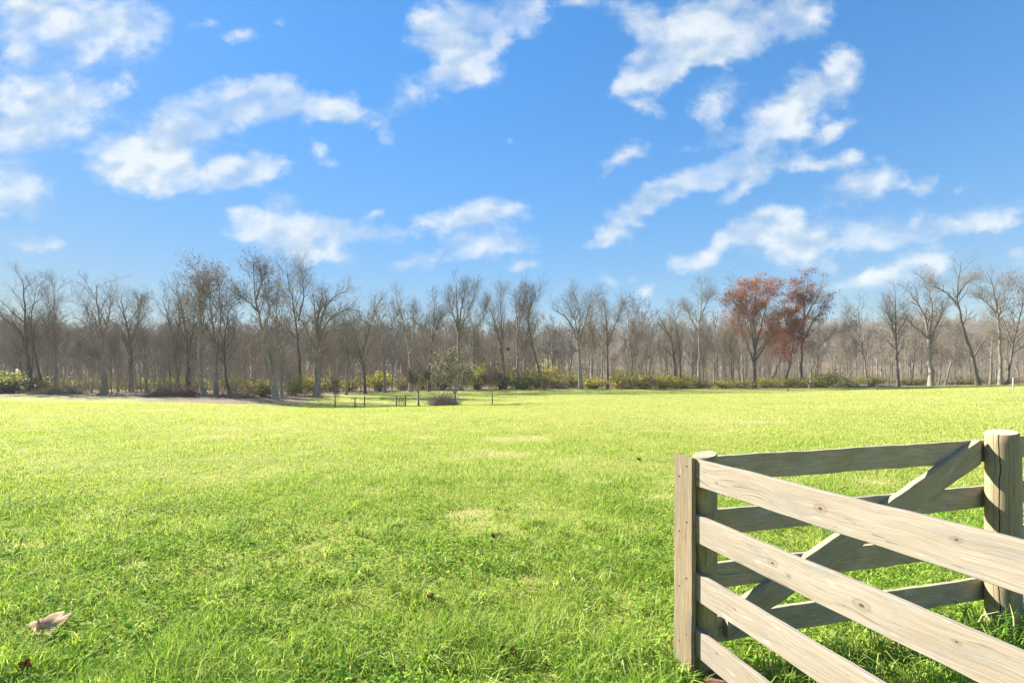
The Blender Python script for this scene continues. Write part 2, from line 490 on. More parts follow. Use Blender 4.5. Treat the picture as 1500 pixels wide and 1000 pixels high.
    m = leaf_mat('clover_leaf', [(0, (.045, .12, .02)), (.4, (.14, .29, .035)), (.75, (.29, .43, .06)), (1, (.42, .47, .10))], .38, .7)
    me = mesh_np('clover', np.concatenate(Vs), [np.concatenate(Qs)], {'tint': np.concatenate(As)}, mats=[m])
    tag(link('clover', me), 'patches of low green clover among the foreground grass', 'clover', kind='stuff')


make_grass()


def tussock(name, label, x, y, n, h, spread, seed):
    r = np.random.default_rng(seed)
    bx, by = r.normal(0, spread, n), r.normal(0, spread, n)
    global rng
    keep = rng; rng = r
    V, q, t, a = blades(bx + x, by + y, h * (.5 + .6 * r.random(n)), .006 + .004 * r.random(n), .5 + .7 * r.random(n), np.clip(.2 + r.normal(0, .15, n) + .6 * (r.random(n) < .1), 0, 1), 1.2)
    rng = keep
    z = gz(x, y)
    V = V - np.array([x, y, z])
    o = link(name, mesh_np(name, V, [q, t], {'tint': a}, mats=[bpy.data.materials['grass_blade']]))
    o.location = (x, y, z)
    tag(o, label, 'grass tuft', 'tall grass tufts at the fence')


tussock('grass_tuft', 'tall tuft of grass at the foot of the thick round fence post', 2.86, 2.86, 130, .30, .10, 1)
tussock('grass_tuft', 'tuft of long grass at the foot of the flat corner board of the fence', .86, 2.47, 90, .17, .05, 2)


# ------------------------------------------------------------------ fence
def wood_mat(name, dark, mid, light, algae=(.12, .13, .06), alg=.0, knots=(), knot_noise=True, seed=0.0, crack=False, vertical=False):
    t = NT(name)
    g = t.n('ShaderNodeTexCoord').outputs['Object']
    g = t.n('ShaderNodeVectorMath', {'operation': 'ADD'}, i0=g, i1=(seed, seed * .37, seed * .61)).outputs[0] if seed else g
    # grain runs along local X
    warp = t.noise(g, 2.2, 2, .5)
    gw = t.n('ShaderNodeVectorMath', {'operation': 'ADD'}, i0=g, i1=t.n('ShaderNodeCombineXYZ', X=0.0, Y=0.0, Z=t.math('MULTIPLY', warp, .11)).outputs[0]).outputs[0]
    mp = t.n('ShaderNodeMapping', Vector=gw, Scale=(2.0, 38, 50))
    grain = t.noise(mp, 2.2, 8, .68, .5)
    mp2 = t.n('ShaderNodeMapping', Vector=gw, Scale=(5, 160, 190))
    fine = t.noise(mp2, 1.2, 4, .6)
    blot = t.noise(t.n('ShaderNodeMapping', Vector=g, Scale=(2.2, 5, 7)), 1.5, 5, .6)
    val = t.math('ADD', t.math('MULTIPLY', grain, .5), t.math('ADD', t.math('MULTIPLY', fine, .28), t.math('MULTIPLY', blot, .22)))
    col = t.ramp(val, [(.33, dark), (.5, mid), (.66, light)])
    if alg > 0:
        am = t.smooth(t.noise(t.n('ShaderNodeMapping', Vector=g, Scale=(3, 6, 5)), 1.7, 5, .62), .42, .66, 0, alg)
        col = t.mix(am, col, C4(*algae))
    # saw marks, short pale scrapes and dark specks
    sp = t.noise(t.n('ShaderNodeMapping', Vector=g, Scale=(9, 60, 60)), 1.0, 2, .5)
    col = t.mix(t.smooth(sp, .69, .74, 0, .55), col, C4(min(1, light[0] * 1.35), min(1, light[1] * 1.35), min(1, light[2] * 1.35)))
    ck = t.noise(t.n('ShaderNodeMapping', Vector=gw, Location=(seed, 3.1, 1.7), Scale=(1.3, 40, 70)), 1.0, 3, .55)
    col = t.mix(t.smooth(ck, .665, .70, 0, .75), col, C4(dark[0] * .38, dark[1] * .36, dark[2] * .34))
    wx = t.noise(t.n('ShaderNodeMapping', Vector=g, Location=(1.3, seed, 0), Scale=(1.6, 3, 6)), 2.6, 6, .68)
    gy = (mid[0] + mid[1] + mid[2]) / 3
    col = t.mix(t.smooth(wx, .50, .68, 0, .55), col, C4(gy * .82, gy * .82, gy * .76))
    col = t.mix(t.smooth(sp, .33, .27, 0, .5), col, C4(dark[0] * .5, dark[1] * .5, dark[2] * .5))
    sx = t.n('ShaderNodeSeparateXYZ', Vector=t.n('ShaderNodeTexCoord').outputs['Object'])
    h = t.math('ADD', t.math('MULTIPLY', grain, .6), t.math('MULTIPLY', fine, .4))
    for kx, kz, kr in knots:
        q = t.n('ShaderNodeCombineXYZ', X=t.math('MULTIPLY', t.math('SUBTRACT', sx.outputs[0], kx), .62), Y=0.0, Z=t.math('SUBTRACT', sx.outputs[2], kz)).outputs[0]
        q = t.n('ShaderNodeVectorMath', {'operation': 'LENGTH'}, i0=q).outputs[1]
        q = t.math('ADD', q, t.math('MULTIPLY', t.math('SUBTRACT', grain, .5), kr * .9))
        ring = t.math('MULTIPLY_ADD', t.math('SINE', t.math('MULTIPLY', q, 5.0 / kr)), .18, .42)
        col = t.mix(t.math('MULTIPLY', t.smooth(q, kr * 2.3, kr * .9), ring), col, C4(dark[0] * .6, dark[1] * .55, dark[2] * .42))
        col = t.mix(t.smooth(q, kr * .62, kr * .3, 0, .9), col, C4(.05, .03, .018))
    if crack:
        ang = t.math('ARCTAN2', sx.outputs[1], sx.outputs[2])
        zz = sx.outputs[0]
        wob = t.math('MULTIPLY', t.math('SUBTRACT', t.noise(t.n('ShaderNodeCombineXYZ', X=t.math('MULTIPLY', zz, 4.5), Y=0.0, Z=0.0).outputs[0], 1.0, 4, .6), .5), .5)
        for a0, wd in crack:
            dd = t.math('ABSOLUTE', t.math('SUBTRACT', t.math('ADD', ang, wob), a0))
            km = t.smooth(dd, wd, wd * .45)
            col = t.mix(km, col, C4(.025, .02, .015))
            h = t.math('SUBTRACT', h, t.math('MULTIPLY', km, 3.0))
    bp = t.n('ShaderNodeBump', Strength=.55, Distance=.004, Height=h)
    p = t.n('ShaderNodeBsdfPrincipled', Base_Color=col, Roughness=.82, Normal=bp)
    p.inputs['Specular IOR Level'].default_value = .25
    return t.out(p)


def board_mesh(L, T, H, seed, rough=.0016, bev=.0025, taper=None):
    """local X along the length from 0 to L, Y thickness 0..T, Z height 0..H; wavy sawn edges"""
    r = random.Random(seed)
    bm = bmesh.new()
    n = max(4, int(L / .06))
    ph = [r.uniform(0, 6.28) for _ in range(6)]
    rings = []
    for i in range(n + 1):
        s = L * i / n
        wz0 = rough * (math.sin(s * 9 + ph[0]) + .7 * math.sin(s * 23 + ph[1]) + r.uniform(-.5, .5))
        wz1 = rough * (math.sin(s * 8 + ph[2]) + .7 * math.sin(s * 27 + ph[3]) + r.uniform(-.5, .5))
        wy = rough * 1.2 * math.sin(s * 3 + ph[4])
        b = bev
        pts = [(b, 0), (T - b, 0), (T, b), (T, H - b), (T - b, H), (b, H), (0, H - b), (0, b)]
        rings.append([bm.verts.new((s, y + wy, z + (wz0 if z < H / 2 else wz1))) for y, z in pts])
    for a, c in zip(rings, rings[1:]):
        for k in range(8):
            bm.faces.new((a[k], c[k], c[(k + 1) % 8], a[(k + 1) % 8]))
    bm.faces.new(rings[0]); bm.faces.new(rings[-1][::-1])
    bmesh.ops.recalc_face_normals(bm, faces=bm.faces)
    me = bpy.data.meshes.new('board'); bm.to_mesh(me); bm.free()
    return me


def frame_matrix(o, x, y, z):
    x, y, z = Vector(x).normalized(), Vector(y).normalized(), Vector(z).normalized()
    M = Matrix((x, y, z)).transposed().to_4x4(); M.translation = o
    return M


def post_mesh(r, h, seed, sides=40, tilt=.012, facets=0.0):
    """round post lying along local X from 0 (foot) to h (top); slightly uneven, sawn top"""
    q = random.Random(seed)
    bm = bmesh.new()
    pr = [1 + .03 * math.sin(2 * math.pi * k / sides * 2 + q.uniform(0, 6)) * .3 + q.uniform(-.006, .006) for k in range(sides)]
    rings = []
    n = 22
    for i in range(n + 1):
        s = h * i / n
        rr = r * (1 + .02 * (1 - i / n) + .008 * math.sin(i * .9 + seed))
        rings.append([bm.verts.new((s + (tilt * math.cos(2 * math.pi * k / sides - .6) * (1 if i == n else 0)), rr * pr[k] * math.cos(2 * math.pi * k / sides), rr * pr[k] * math.sin(2 * math.pi * k / sides))) for k in range(sides)])
    top = [bm.verts.new((v.co.x + .004, v.co.y * .95, v.co.z * .95)) for v in rings[-1]]
    rings.append(top)
    for a, c in zip(rings, rings[1:]):
        for k in range(sides):
            f = bm.faces.new((a[k], a[(k + 1) % sides], c[(k + 1) % sides], c[k])); f.smooth = True
    f = bm.faces.new(top); f.material_index = 1
    bm.faces.new(rings[0][::-1])
    bmesh.ops.recalc_face_normals(bm, faces=bm.faces)
    me = bpy.data.meshes.new('post'); bm.to_mesh(me); bm.free()
    return me


def end_grain(name, c0, c1):
    t = NT(name)
    g = t.n('ShaderNodeTexCoord').outputs['Object']
    s = t.n('ShaderNodeSeparateXYZ', Vector=g)
    v = t.n('ShaderNodeCombineXYZ', X=0.0, Y=s.outputs[1], Z=s.outputs[2]).outputs[0]
    ln = t.n('ShaderNodeVectorMath', {'operation': 'LENGTH'}, i0=v).outputs[1]
    nz = t.noise(v, 30, 5, .6)
    ring = t.math('SINE', t.math('ADD', t.math('MULTIPLY', ln, 620), t.math('MULTIPLY', nz, 5)))
    col = t.ramp(t.math('ADD', t.math('MULTIPLY', ring, .18), nz), [(.3, c0), (.7, c1)])
    p = t.n('ShaderNodeBsdfPrincipled', Base_Color=col, Roughness=.9)
    return t.out(p)


def make_fence():
    root = empty('board_fence', (1.0, 2.5, 0))
    tag(root, 'weathered wooden board fence turning a corner in the right foreground, with diagonal brace', 'fence')
    inv = Matrix.Translation((-1.0, -2.5, 0))

    def put(name, me, M, mats):
        for m in (mats if isinstance(mats, list) else [mats]): me.materials.append(m)
        o = link(name, me, None, root); o.matrix_local = inv @ M
        return o
    BH, P, T = .142, .301, .026
    d1 = Vector((.3005, -.954, 0)).normalized(); n1 = Vector((.954, .3005, 0)).normalized()     # n1 points away from the lit outer face
    A = Vector((.978, 2.5, 0)) - d1 * .150
    pale = dict(dark=(.19, .148, .102), mid=(.275, .231, .175), light=(.345, .305, .25))
    kn = [[(.86, .073, .0105), (1.30, .098, .006), (1.62, .06, .007), (.30, .05, .005)], [(.64, .075, .010), (.72, .052, .006), (1.02, .07, .0125), (1.3, .09, .005)], [(.42, .08, .004), (1.0, .05, .004)], [(.3, .1, .004)]]
    z_top = 1.176
    for k in range(4):
        z0 = z_top - k * P - BH + (0, .004, -.003, 0)[k]
        m = wood_mat('pale_weathered_board', knots=kn[k], seed=3.1 * k + .7, alg=.0, **pale)
        o = put('rail', board_mesh(2.62, T, BH, 10 + k, .0012), frame_matrix(A + Vector((0, 0, z0)), d1, n1, (0, 0, 1)), m)
        o['label'] = ['pale sunlit top rail running towards the camera', 'pale sunlit second rail with dark knots', 'pale sunlit third rail near the grass', 'pale sunlit lowest rail beside the corner board'][k]
    bm_ = wood_mat('brown_batten_board', dark=(.12, .085, .046), mid=(.205, .155, .092), light=(.31, .25, .165), seed=21.0, alg=0)
    o = put('batten', board_mesh(1.13, .026, .152, 31, .0014), frame_matrix(A - n1 * .0285 - d1 * .002 + Vector((0, 0, 1.182)), (0, 0, -1), n1, d1), bm_)
    o['label'] = 'brown upright board covering the rail ends at the corner'
    # round posts
    pm = wood_mat('greenish_post_wood', dark=(.19, .165, .07), mid=(.31, .275, .135), light=(.43, .38, .21), seed=5.0, alg=.5, algae=(.12, .14, .05))
    eg = end_grain('post_end_grain', (.20, .16, .11), (.42, .35, .26))
    cx, cy, r = FENCE['corner']
    Z = lambda x, y, z: frame_matrix(Vector((x, y, z)), (0, 0, 1), (1, 0, 0), (0, 1, 0))
    o = put('post', post_mesh(r, 1.39, 3), Z(cx, cy, -.2), [pm, eg]); o['label'] = 'round greenish corner post behind the flat board'
    bx, by, r = FENCE['big']
    pb = wood_mat('tan_post_wood', dark=(.18, .14, .075), mid=(.285, .22, .125), light=(.38, .305, .18), seed=9.0, alg=.35, algae=(.28, .29, .19), crack=[(-2.22, .045), (-1.9, .016), (-2.75, .012)], knots=[])
    eg2 = end_grain('pale_end_grain', (.30, .22, .15), (.58, .46, .34))
    o = put('post', post_mesh(r, 1.475, 8), Z(bx, by, -.22), [pb, eg2]); o['label'] = 'thick round post with a long crack and a sawn flat top'
    # far bay: rails on the far side of the posts
    d2 = Vector((.9748, .2233, .0143)).normalized(); n2 = Vector((-.2233, .9748, 0)).normalized()
    B0 = Vector((1.2228, 2.67, 1.167)) - d2 * .255
    grey = dict(dark=(.23, .185, .115), mid=(.40, .335, .225), light=(.56, .49, .36))
    up = Vector((-d2.z, 0, 1)).normalized()
    for k in range(4):
        m = wood_mat('grey_green_board', seed=40 + 3.7 * k, alg=.5, algae=(.27, .25, .12), **grey)
        o = put('rail', board_mesh(2.30, T, BH, 50 + k, .0016), frame_matrix(B0 - up * (k * P + BH) + d2 * (.02 * k) , d2, n2, up), m)
        o['label'] = ['grey shaded top rail of the far bay', 'grey shaded second rail of the far bay', 'grey shaded third rail of the far bay', 'grey shaded lowest rail of the far bay'][k]
        m2 = wood_mat('grey_green_board', seed=80 + 3.7 * k, alg=.5, algae=(.27, .25, .12), **grey)
        o = put('rail', board_mesh(2.45, T, BH, 60 + k, .0016), frame_matrix(B0 - up * (k * P + BH - .012) + d2 * 2.325, d2, n2, up), m2)
    # diagonal brace, on the near face of the far rails, from the corner post's foot to the thick post's head
    P0 = at(1053, 926, 2.63); P1 = at(1440, 664, 3.05)
    off = -n2 * .042
    a0 = B0 + d2 * .225 + off; a0.z = .1525
    a1 = B0 + d2 * 2.10 + off; a1.z = 1.05
    bd = (a1 - a0).normalized(); bu = n2.cross(bd); bu = bu if bu.z > 0 else -bu
    mb = wood_mat('grey_brace_board', dark=(.20, .165, .105), mid=(.335, .28, .185), light=(.47, .41, .30), seed=71, alg=.45, algae=(.32, .31, .17))
    bmesh_ = board_mesh((a1 - a0).length, .040, .142, 77, .0022)
    for v in bmesh_.vertices: v.co.x += v.co.z * bd.z / math.sqrt(1 - bd.z ** 2)      # ends cut plumb against the posts
    o = put('brace', bmesh_, frame_matrix(a0, bd, n2, bu), mb)
    o['label'] = 'thick diagonal brace with a flaking pale upper edge'
    # upright board beside the thick post, covering the next bay's rail ends
    C = B0 + d2 * 2.345 - n2 * .03; C.z = 1.175
    o = put('batten', board_mesh(1.15, .026, .14, 91, .0014), frame_matrix(C, (0, 0, -1), n2, d2), wood_mat('grey_green_batten', seed=95, alg=.4, algae=(.22, .25, .16), dark=(.16, .16, .11), mid=(.30, .29, .21), light=(.42, .40, .31)))
    o['label'] = 'upright grey board at the right edge beside the thick post'
    nail = None
    nm = plain_mat('rusty_nail', (.05, .035, .028), (.14, .085, .06), 60, .6)
    for k in range(4):
        for dt, dz in ((.045, .035), (.105, .10)):
            if nail is None:
                bmn = bmesh.new(); bmesh.ops.create_cone(bmn, segments=10, radius1=.0042, radius2=.0036, depth=.003, cap_ends=True)
                nail = bpy.data.meshes.new('nail'); bmn.to_mesh(nail); bmn.free(); nail.materials.append(nm)
            o = link('nail', nail, None, root)
            o.matrix_local = inv @ frame_matrix(A + d1 * dt - n1 * .0295 + Vector((0, 0, z_top - k * P - BH + dz)), d1, (0, 0, -1), n1)
    # posts carrying the runs beyond the frame
    e1 = A + d1 * 2.56 + n1 * (T + .062)
    put('post', post_mesh(.062, 1.39, 5), Z(e1.x, e1.y, -.2), [pm, eg])
    e2 = B0 + d2 * 4.68 - n2 * .064
    put('post', post_mesh(.062, 1.42, 6), Z(e2.x, e2.y, -.2), [pm, eg])
    # fence staples and nail heads
    steel = plain_mat('galvanised_steel', (.35, .36, .37), (.6, .6, .6), 40, .4)

    def staple(p, ax, nrm, L=.022, w=.0022):
        bm = bmesh.new()
        bmesh.ops.create_cube(bm, size=1, matrix=Matrix.Diagonal((L, .004, w, 1)))
        for s in (-1, 1):
            bmesh.ops.create_cube(bm, size=1, matrix=Matrix.Translation((s * (L / 2 - w / 2), .004, 0)) @ Matrix.Diagonal((w, .008, w, 1)))
        me = bpy.data.meshes.new('staple'); bm.to_mesh(me); bm.free()
        o = put('staple', me, frame_matrix(p, ax, nrm, Vector(ax).cross(Vector(nrm))), steel)
    q = B0 + d2 * .30 - n2 * .002; q.z = 1.09
    staple(q, (0, 0, -1), n2, .04)
    q = a1 - bd * .09 - n2 * .002 + bu * .09
    staple(q, Vector((.35, 0, -.9)), n2, .036)
    for zz in (.315, .255):
        staple(Vector((cx, cy, zz)) + Vector((-.01, -1, 0)).normalized() * .063, (1, 0, .3), (0.01, 1, 0), .020)


make_fence()


# ------------------------------------------------------------------ trees
def tubes(groups):
    """groups: list of (P[B,n,3], R[B,n], sides) -> verts, quads"""
    Vs, Qs, off = [], [], 0
    for P, Rr, k in groups:
        B, n, _ = P.shape
        T = np.empty_like(P)
        T[:, 1:-1] = P[:, 2:] - P[:, :-2]; T[:, 0] = P[:, 1] - P[:, 0]; T[:, -1] = P[:, -1] - P[:, -2]
        T /= np.linalg.norm(T, axis=2, keepdims=True) + 1e-9
        d = P[:, -1] - P[:, 0]
        ref = np.where((np.abs(d[:, 2]) > .6 * np.linalg.norm(d, axis=1))[:, None], np.array([[1., .2, 0]]), np.array([[0, 0, 1.]]))
        U = np.cross(T, ref[:, None, :]); U /= np.linalg.norm(U, axis=2, keepdims=True) + 1e-9
        W = np.cross(T, U)
        a = np.arange(k) * 2 * np.pi / k
        V = P[:, :, None] + Rr[:, :, None, None] * (np.cos(a)[None, None, :, None] * U[:, :, None] + np.sin(a)[None, None, :, None] * W[:, :, None])
        idx = np.arange(B * n * k).reshape(B, n, k) + off
        nx = np.roll(idx, -1, 2)
        Qs.append(np.stack([idx[:, :-1], nx[:, :-1], nx[:, 1:], idx[:, 1:]], -1).reshape(-1, 4))
        Vs.append(V.reshape(-1, 3)); off += B * n * k
    return np.concatenate(Vs), np.concatenate(Qs)


def unit(v):
    return v / (np.linalg.norm(v, axis=-1, keepdims=True) + 1e-9)


def spawn(r, P, Rr, m, n, f0, f1, ang, lenk, rk, up, wob, rmin, lens=None, taperpow=1.0, lmin=0.0):
    B, npt, _ = P.shape
    seg = np.linalg.norm(np.diff(P, axis=1), axis=2); L = seg.sum(1)
    f = f0 + (f1 - f0) * ((np.arange(m)[None] + r.random((B, m))) / m)
    fi = f * (npt - 1); i = np.minimum(fi.astype(int), npt - 2); w = (fi - i)[..., None]
    b = np.arange(B)[:, None]
    pos = P[b, i] * (1 - w) + P[b, i + 1] * w
    rad = Rr[b, i] * (1 - w[..., 0]) + Rr[b, i + 1] * w[..., 0]
    t = unit(P[b, i + 1] - P[b, i])
    ref = unit(r.normal(size=(B, m, 3)))
    az = np.arange(m)[None] * 2.4 + r.random((B, 1)) * 6.28 + r.normal(0, .4, (B, m))
    e1 = unit(np.cross(t, np.where(np.abs(t[..., 2:3]) > .85, np.array([1., 0, 0]), np.array([0, 0, 1.]))))
    e2 = np.cross(t, e1)
    side = np.cos(az)[..., None] * e1 + np.sin(az)[..., None] * e2
    a = R(ang[0]) + (R(ang[1]) - R(ang[0])) * r.random((B, m, 1))
    d = unit(np.cos(a) * t + np.sin(a) * side)
    base = (L[:, None] if lens is None else lens)
    ln = base * (lenk[0] + (lenk[1] - lenk[0]) * r.random((B, m))) * (1.15 - .62 * f ** taperpow)
    ln = np.maximum(ln, lmin * (.6 + .8 * r.random((B, m))))
    M = B * m
    pos, d, ln, rad = pos.reshape(M, 3), d.reshape(M, 3), ln.reshape(M), rad.reshape(M)
    out = np.empty((M, n, 3)); out[:, 0] = pos
    for k in range(1, n):
        d = unit(d + np.array([0, 0, up]) / (n - 1) + r.normal(0, wob, (M, 3)))
        out[:, k] = out[:, k - 1] + d * (ln / (n - 1))[:, None]
    r0 = np.maximum(rad * rk, rmin)
    s = np.linspace(1, .35, n)[None]
    return out, np.maximum(r0[:, None] * s, rmin * .6)


def resample(pts, rads, n):
    pts, rads = np.array(pts, float), np.array(rads, float)
    s = np.concatenate([[0], np.cumsum(np.linalg.norm(np.diff(pts, axis=0), axis=1))])
    q = np.linspace(0, s[-1], n)
    # smooth the corners a little
    o = np.stack([np.interp(q, s, pts[:, k]) for k in range(3)], -1)
    for _ in range(2):
        o[1:-1] = (o[:-2] + 2 * o[1:-1] + o[2:]) / 4
    return o, np.interp(q, s, rads)


def leaf_quads(r, pts, size, tint):
    n = len(pts)
    a = unit(r.normal(size=(n, 3))); b = unit(np.cross(a, r.normal(size=(n, 3))))
    s = (size * (.6 + .8 * r.random(n)))[:, None]
    V = np.stack([pts - a * s * .5, pts + b * s * .32, pts + a * s * .5, pts - b * s * .32], 1).reshape(-1, 3)
    return V, np.arange(n)[:, None] * 4 + np.array([[0, 1, 2, 3]]), np.repeat(tint, 4)


def tree_meshes(name, stems, seed, limbs=11, sub=6, twigs=4, sprays=2, f0=.3, spread=(24, 50), up=.4, limblen=.5, leaves=0, leafsize=.22, twig_r=.0065, leaf_pick=None, wob=.07, hull=None):
    """stems: list of (P[n,3], R[n]) in local metres. returns (trunk mesh, crown mesh)"""
    r = np.random.default_rng(seed)
    P0 = np.stack([s[0] for s in stems]); R0 = np.stack([s[1] for s in stems])
    H = P0[..., 2].max()
    # natural kinks
    jit = r.normal(0, 1, P0.shape) * np.array([.003, .003, 0]) * H; jit[:, :2] = 0
    P0 = P0 + jit
    lens = np.minimum(np.linalg.norm(np.diff(P0, axis=1), axis=2).sum(1), H)[:, None]
    P1, R1 = spawn(r, P0, R0, limbs, 7, f0, .985, spread, (limblen * .45, limblen), .55, up, wob, .028, lens=lens)
    P2, R2 = spawn(r, P1, R1, sub, 5, .15, .98, (22, 52), (.35, .66), .6, up * .7, .10, .014, lmin=min(1.3, H * .075))
    P3, R3 = spawn(r, P2, R2, twigs, 4, .15, .98, (20, 52), (.42, .75), .65, up * .5, .12, twig_r * 1.15, lmin=min(.85, H * .05))
    tip_src, tip_r = P3, R3
    groups = [(P2, R2, 4), (P3, R3, 3)]
    if sprays:
        P4, R4 = spawn(r, P3, R3, sprays, 2, .2, 1.0, (18, 50), (.5, .95), .7, up * .3, .2, twig_r, lmin=min(.6, H * .035))
        groups.append((P4, R4, 3)); tip_src = P4
    Vt, Qt = tubes([(P0, R0, 9), (P1, R1, 5)])
    Vc, Qc = tubes(groups)
    tint = np.zeros(len(Vc)); mi = np.zeros(len(Qc), int)
    if leaves:
        cand = np.concatenate([tip_src[:, -1], tip_src[:, 1], P3[:, 2]])
        if leaf_pick is not None:
            k = leaf_pick(cand, r)
            cand = cand[k]
        if len(cand):
            c = cand[r.integers(0, len(cand), leaves)] + r.normal(0, .24, (leaves, 3))
            Vl, Ql, Tl = leaf_quads(r, c, leafsize, np.clip(r.normal(.5, .22, leaves), 0, 1))
            Qc = np.concatenate([Qc, Ql + len(Vc)]); Vc = np.concatenate([Vc, Vl]); tint = np.concatenate([tint, Tl])
            mi = np.concatenate([mi, np.ones(len(Ql), int)])
    return Vt, Qt, Vc, Qc, tint, mi


M_BARK = bark_mat('grey_bark', (.15, .125, .095), (.26, .222, .175), (.40, .355, .29))
M_BARK_D = bark_mat('dark_bark', (.07, .055, .04), (.135, .108, .08), (.23, .19, .145))
M_BARK_W = bark_mat('pale_bark', (.28, .25, .21), (.46, .43, .38), (.62, .60, .55))
M_TWIG = bark_mat('twig_bark', (.13, .103, .078), (.20, .163, .125), (.29, .24, .19))
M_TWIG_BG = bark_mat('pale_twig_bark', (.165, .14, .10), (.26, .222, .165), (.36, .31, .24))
M_LEAF_B = leaf_mat('dry_brown_leaf', [(0, (.10, .07, .045)), (.5, (.19, .14, .09)), (1, (.30, .23, .155))], .35, .7, (1.1, .95, .8))
M_LEAF_R2 = leaf_mat('dark_rust_oak_leaf', [(0, (.10, .038, .023)), (.5, (.215, .090, .050)), (1, (.36, .18, .10))], .4, .6, (1.2, .85, .6))
M_LEAF_R = leaf_mat('rust_oak_leaf', [(0, (.15, .066, .034)), (.5, (.31, .148, .072)), (1, (.48, .27, .14))], .4, .6, (1.2, .85, .6))


def place_tree(name, meshes, loc, label, group, bark, leaf=None, cat='tree', twig=None):
    Vt, Qt, Vc, Qc, tint, mi = meshes
    root = empty(name, loc)
    tag(root, label, cat, group)
    link('trunk', mesh_np('trunk', Vt, [Qt], smooth=True, mats=[bark]), None, root)
    link('crown', mesh_np('crown', Vc, [Qc], {'tint': tint}, mats=[twig or M_TWIG, leaf or M_LEAF_B], mat_idx=mi), None, root)
    return root


def stems_px(base_px, Y, lines, rad, seed, depth=.10):
    """lines: pixel polylines of the main stems, seen from the camera, turned into metres round the tree's own base"""
    r = np.random.default_rng(seed)
    x0 = (base_px - 750) / F * Y
    z0 = gz(x0, Y) - .15
    out = []
    H = max(HZ - min(p[1] for p in l) for l in lines) / F * Y + EYE - z0
    for li, l in enumerate(lines):
        pts = []
        slope = r.uniform(-1, 1) * depth * (0.6 if li == 0 else 1.5)
        zb = EYE - (l[0][1] - HZ) / F * Y
        for (px, py) in l:
            z = EYE - (py - HZ) / F * Y
            dy = slope * max(0, z - zb)
            k = (Y + dy) / Y
            pts.append(((px - 750) / F * Y * k - x0, dy, (EYE + (z - EYE) * k) - z0))
        if li == 0: pts[0] = (pts[0][0], 0, 0)
        rb = rad if li == 0 else rad * .5
        n = 14
        rr = [rb * 1.18] + [rb * (1 - .9 * (i / (len(pts) - 1)) ** .75) for i in range(1, len(pts))]
        P, Rr = resample(pts, rr, n)
        if li == 0: Rr[0] *= 1.25
        out.append((P, Rr))
    return out, (x0, Y, z0), H


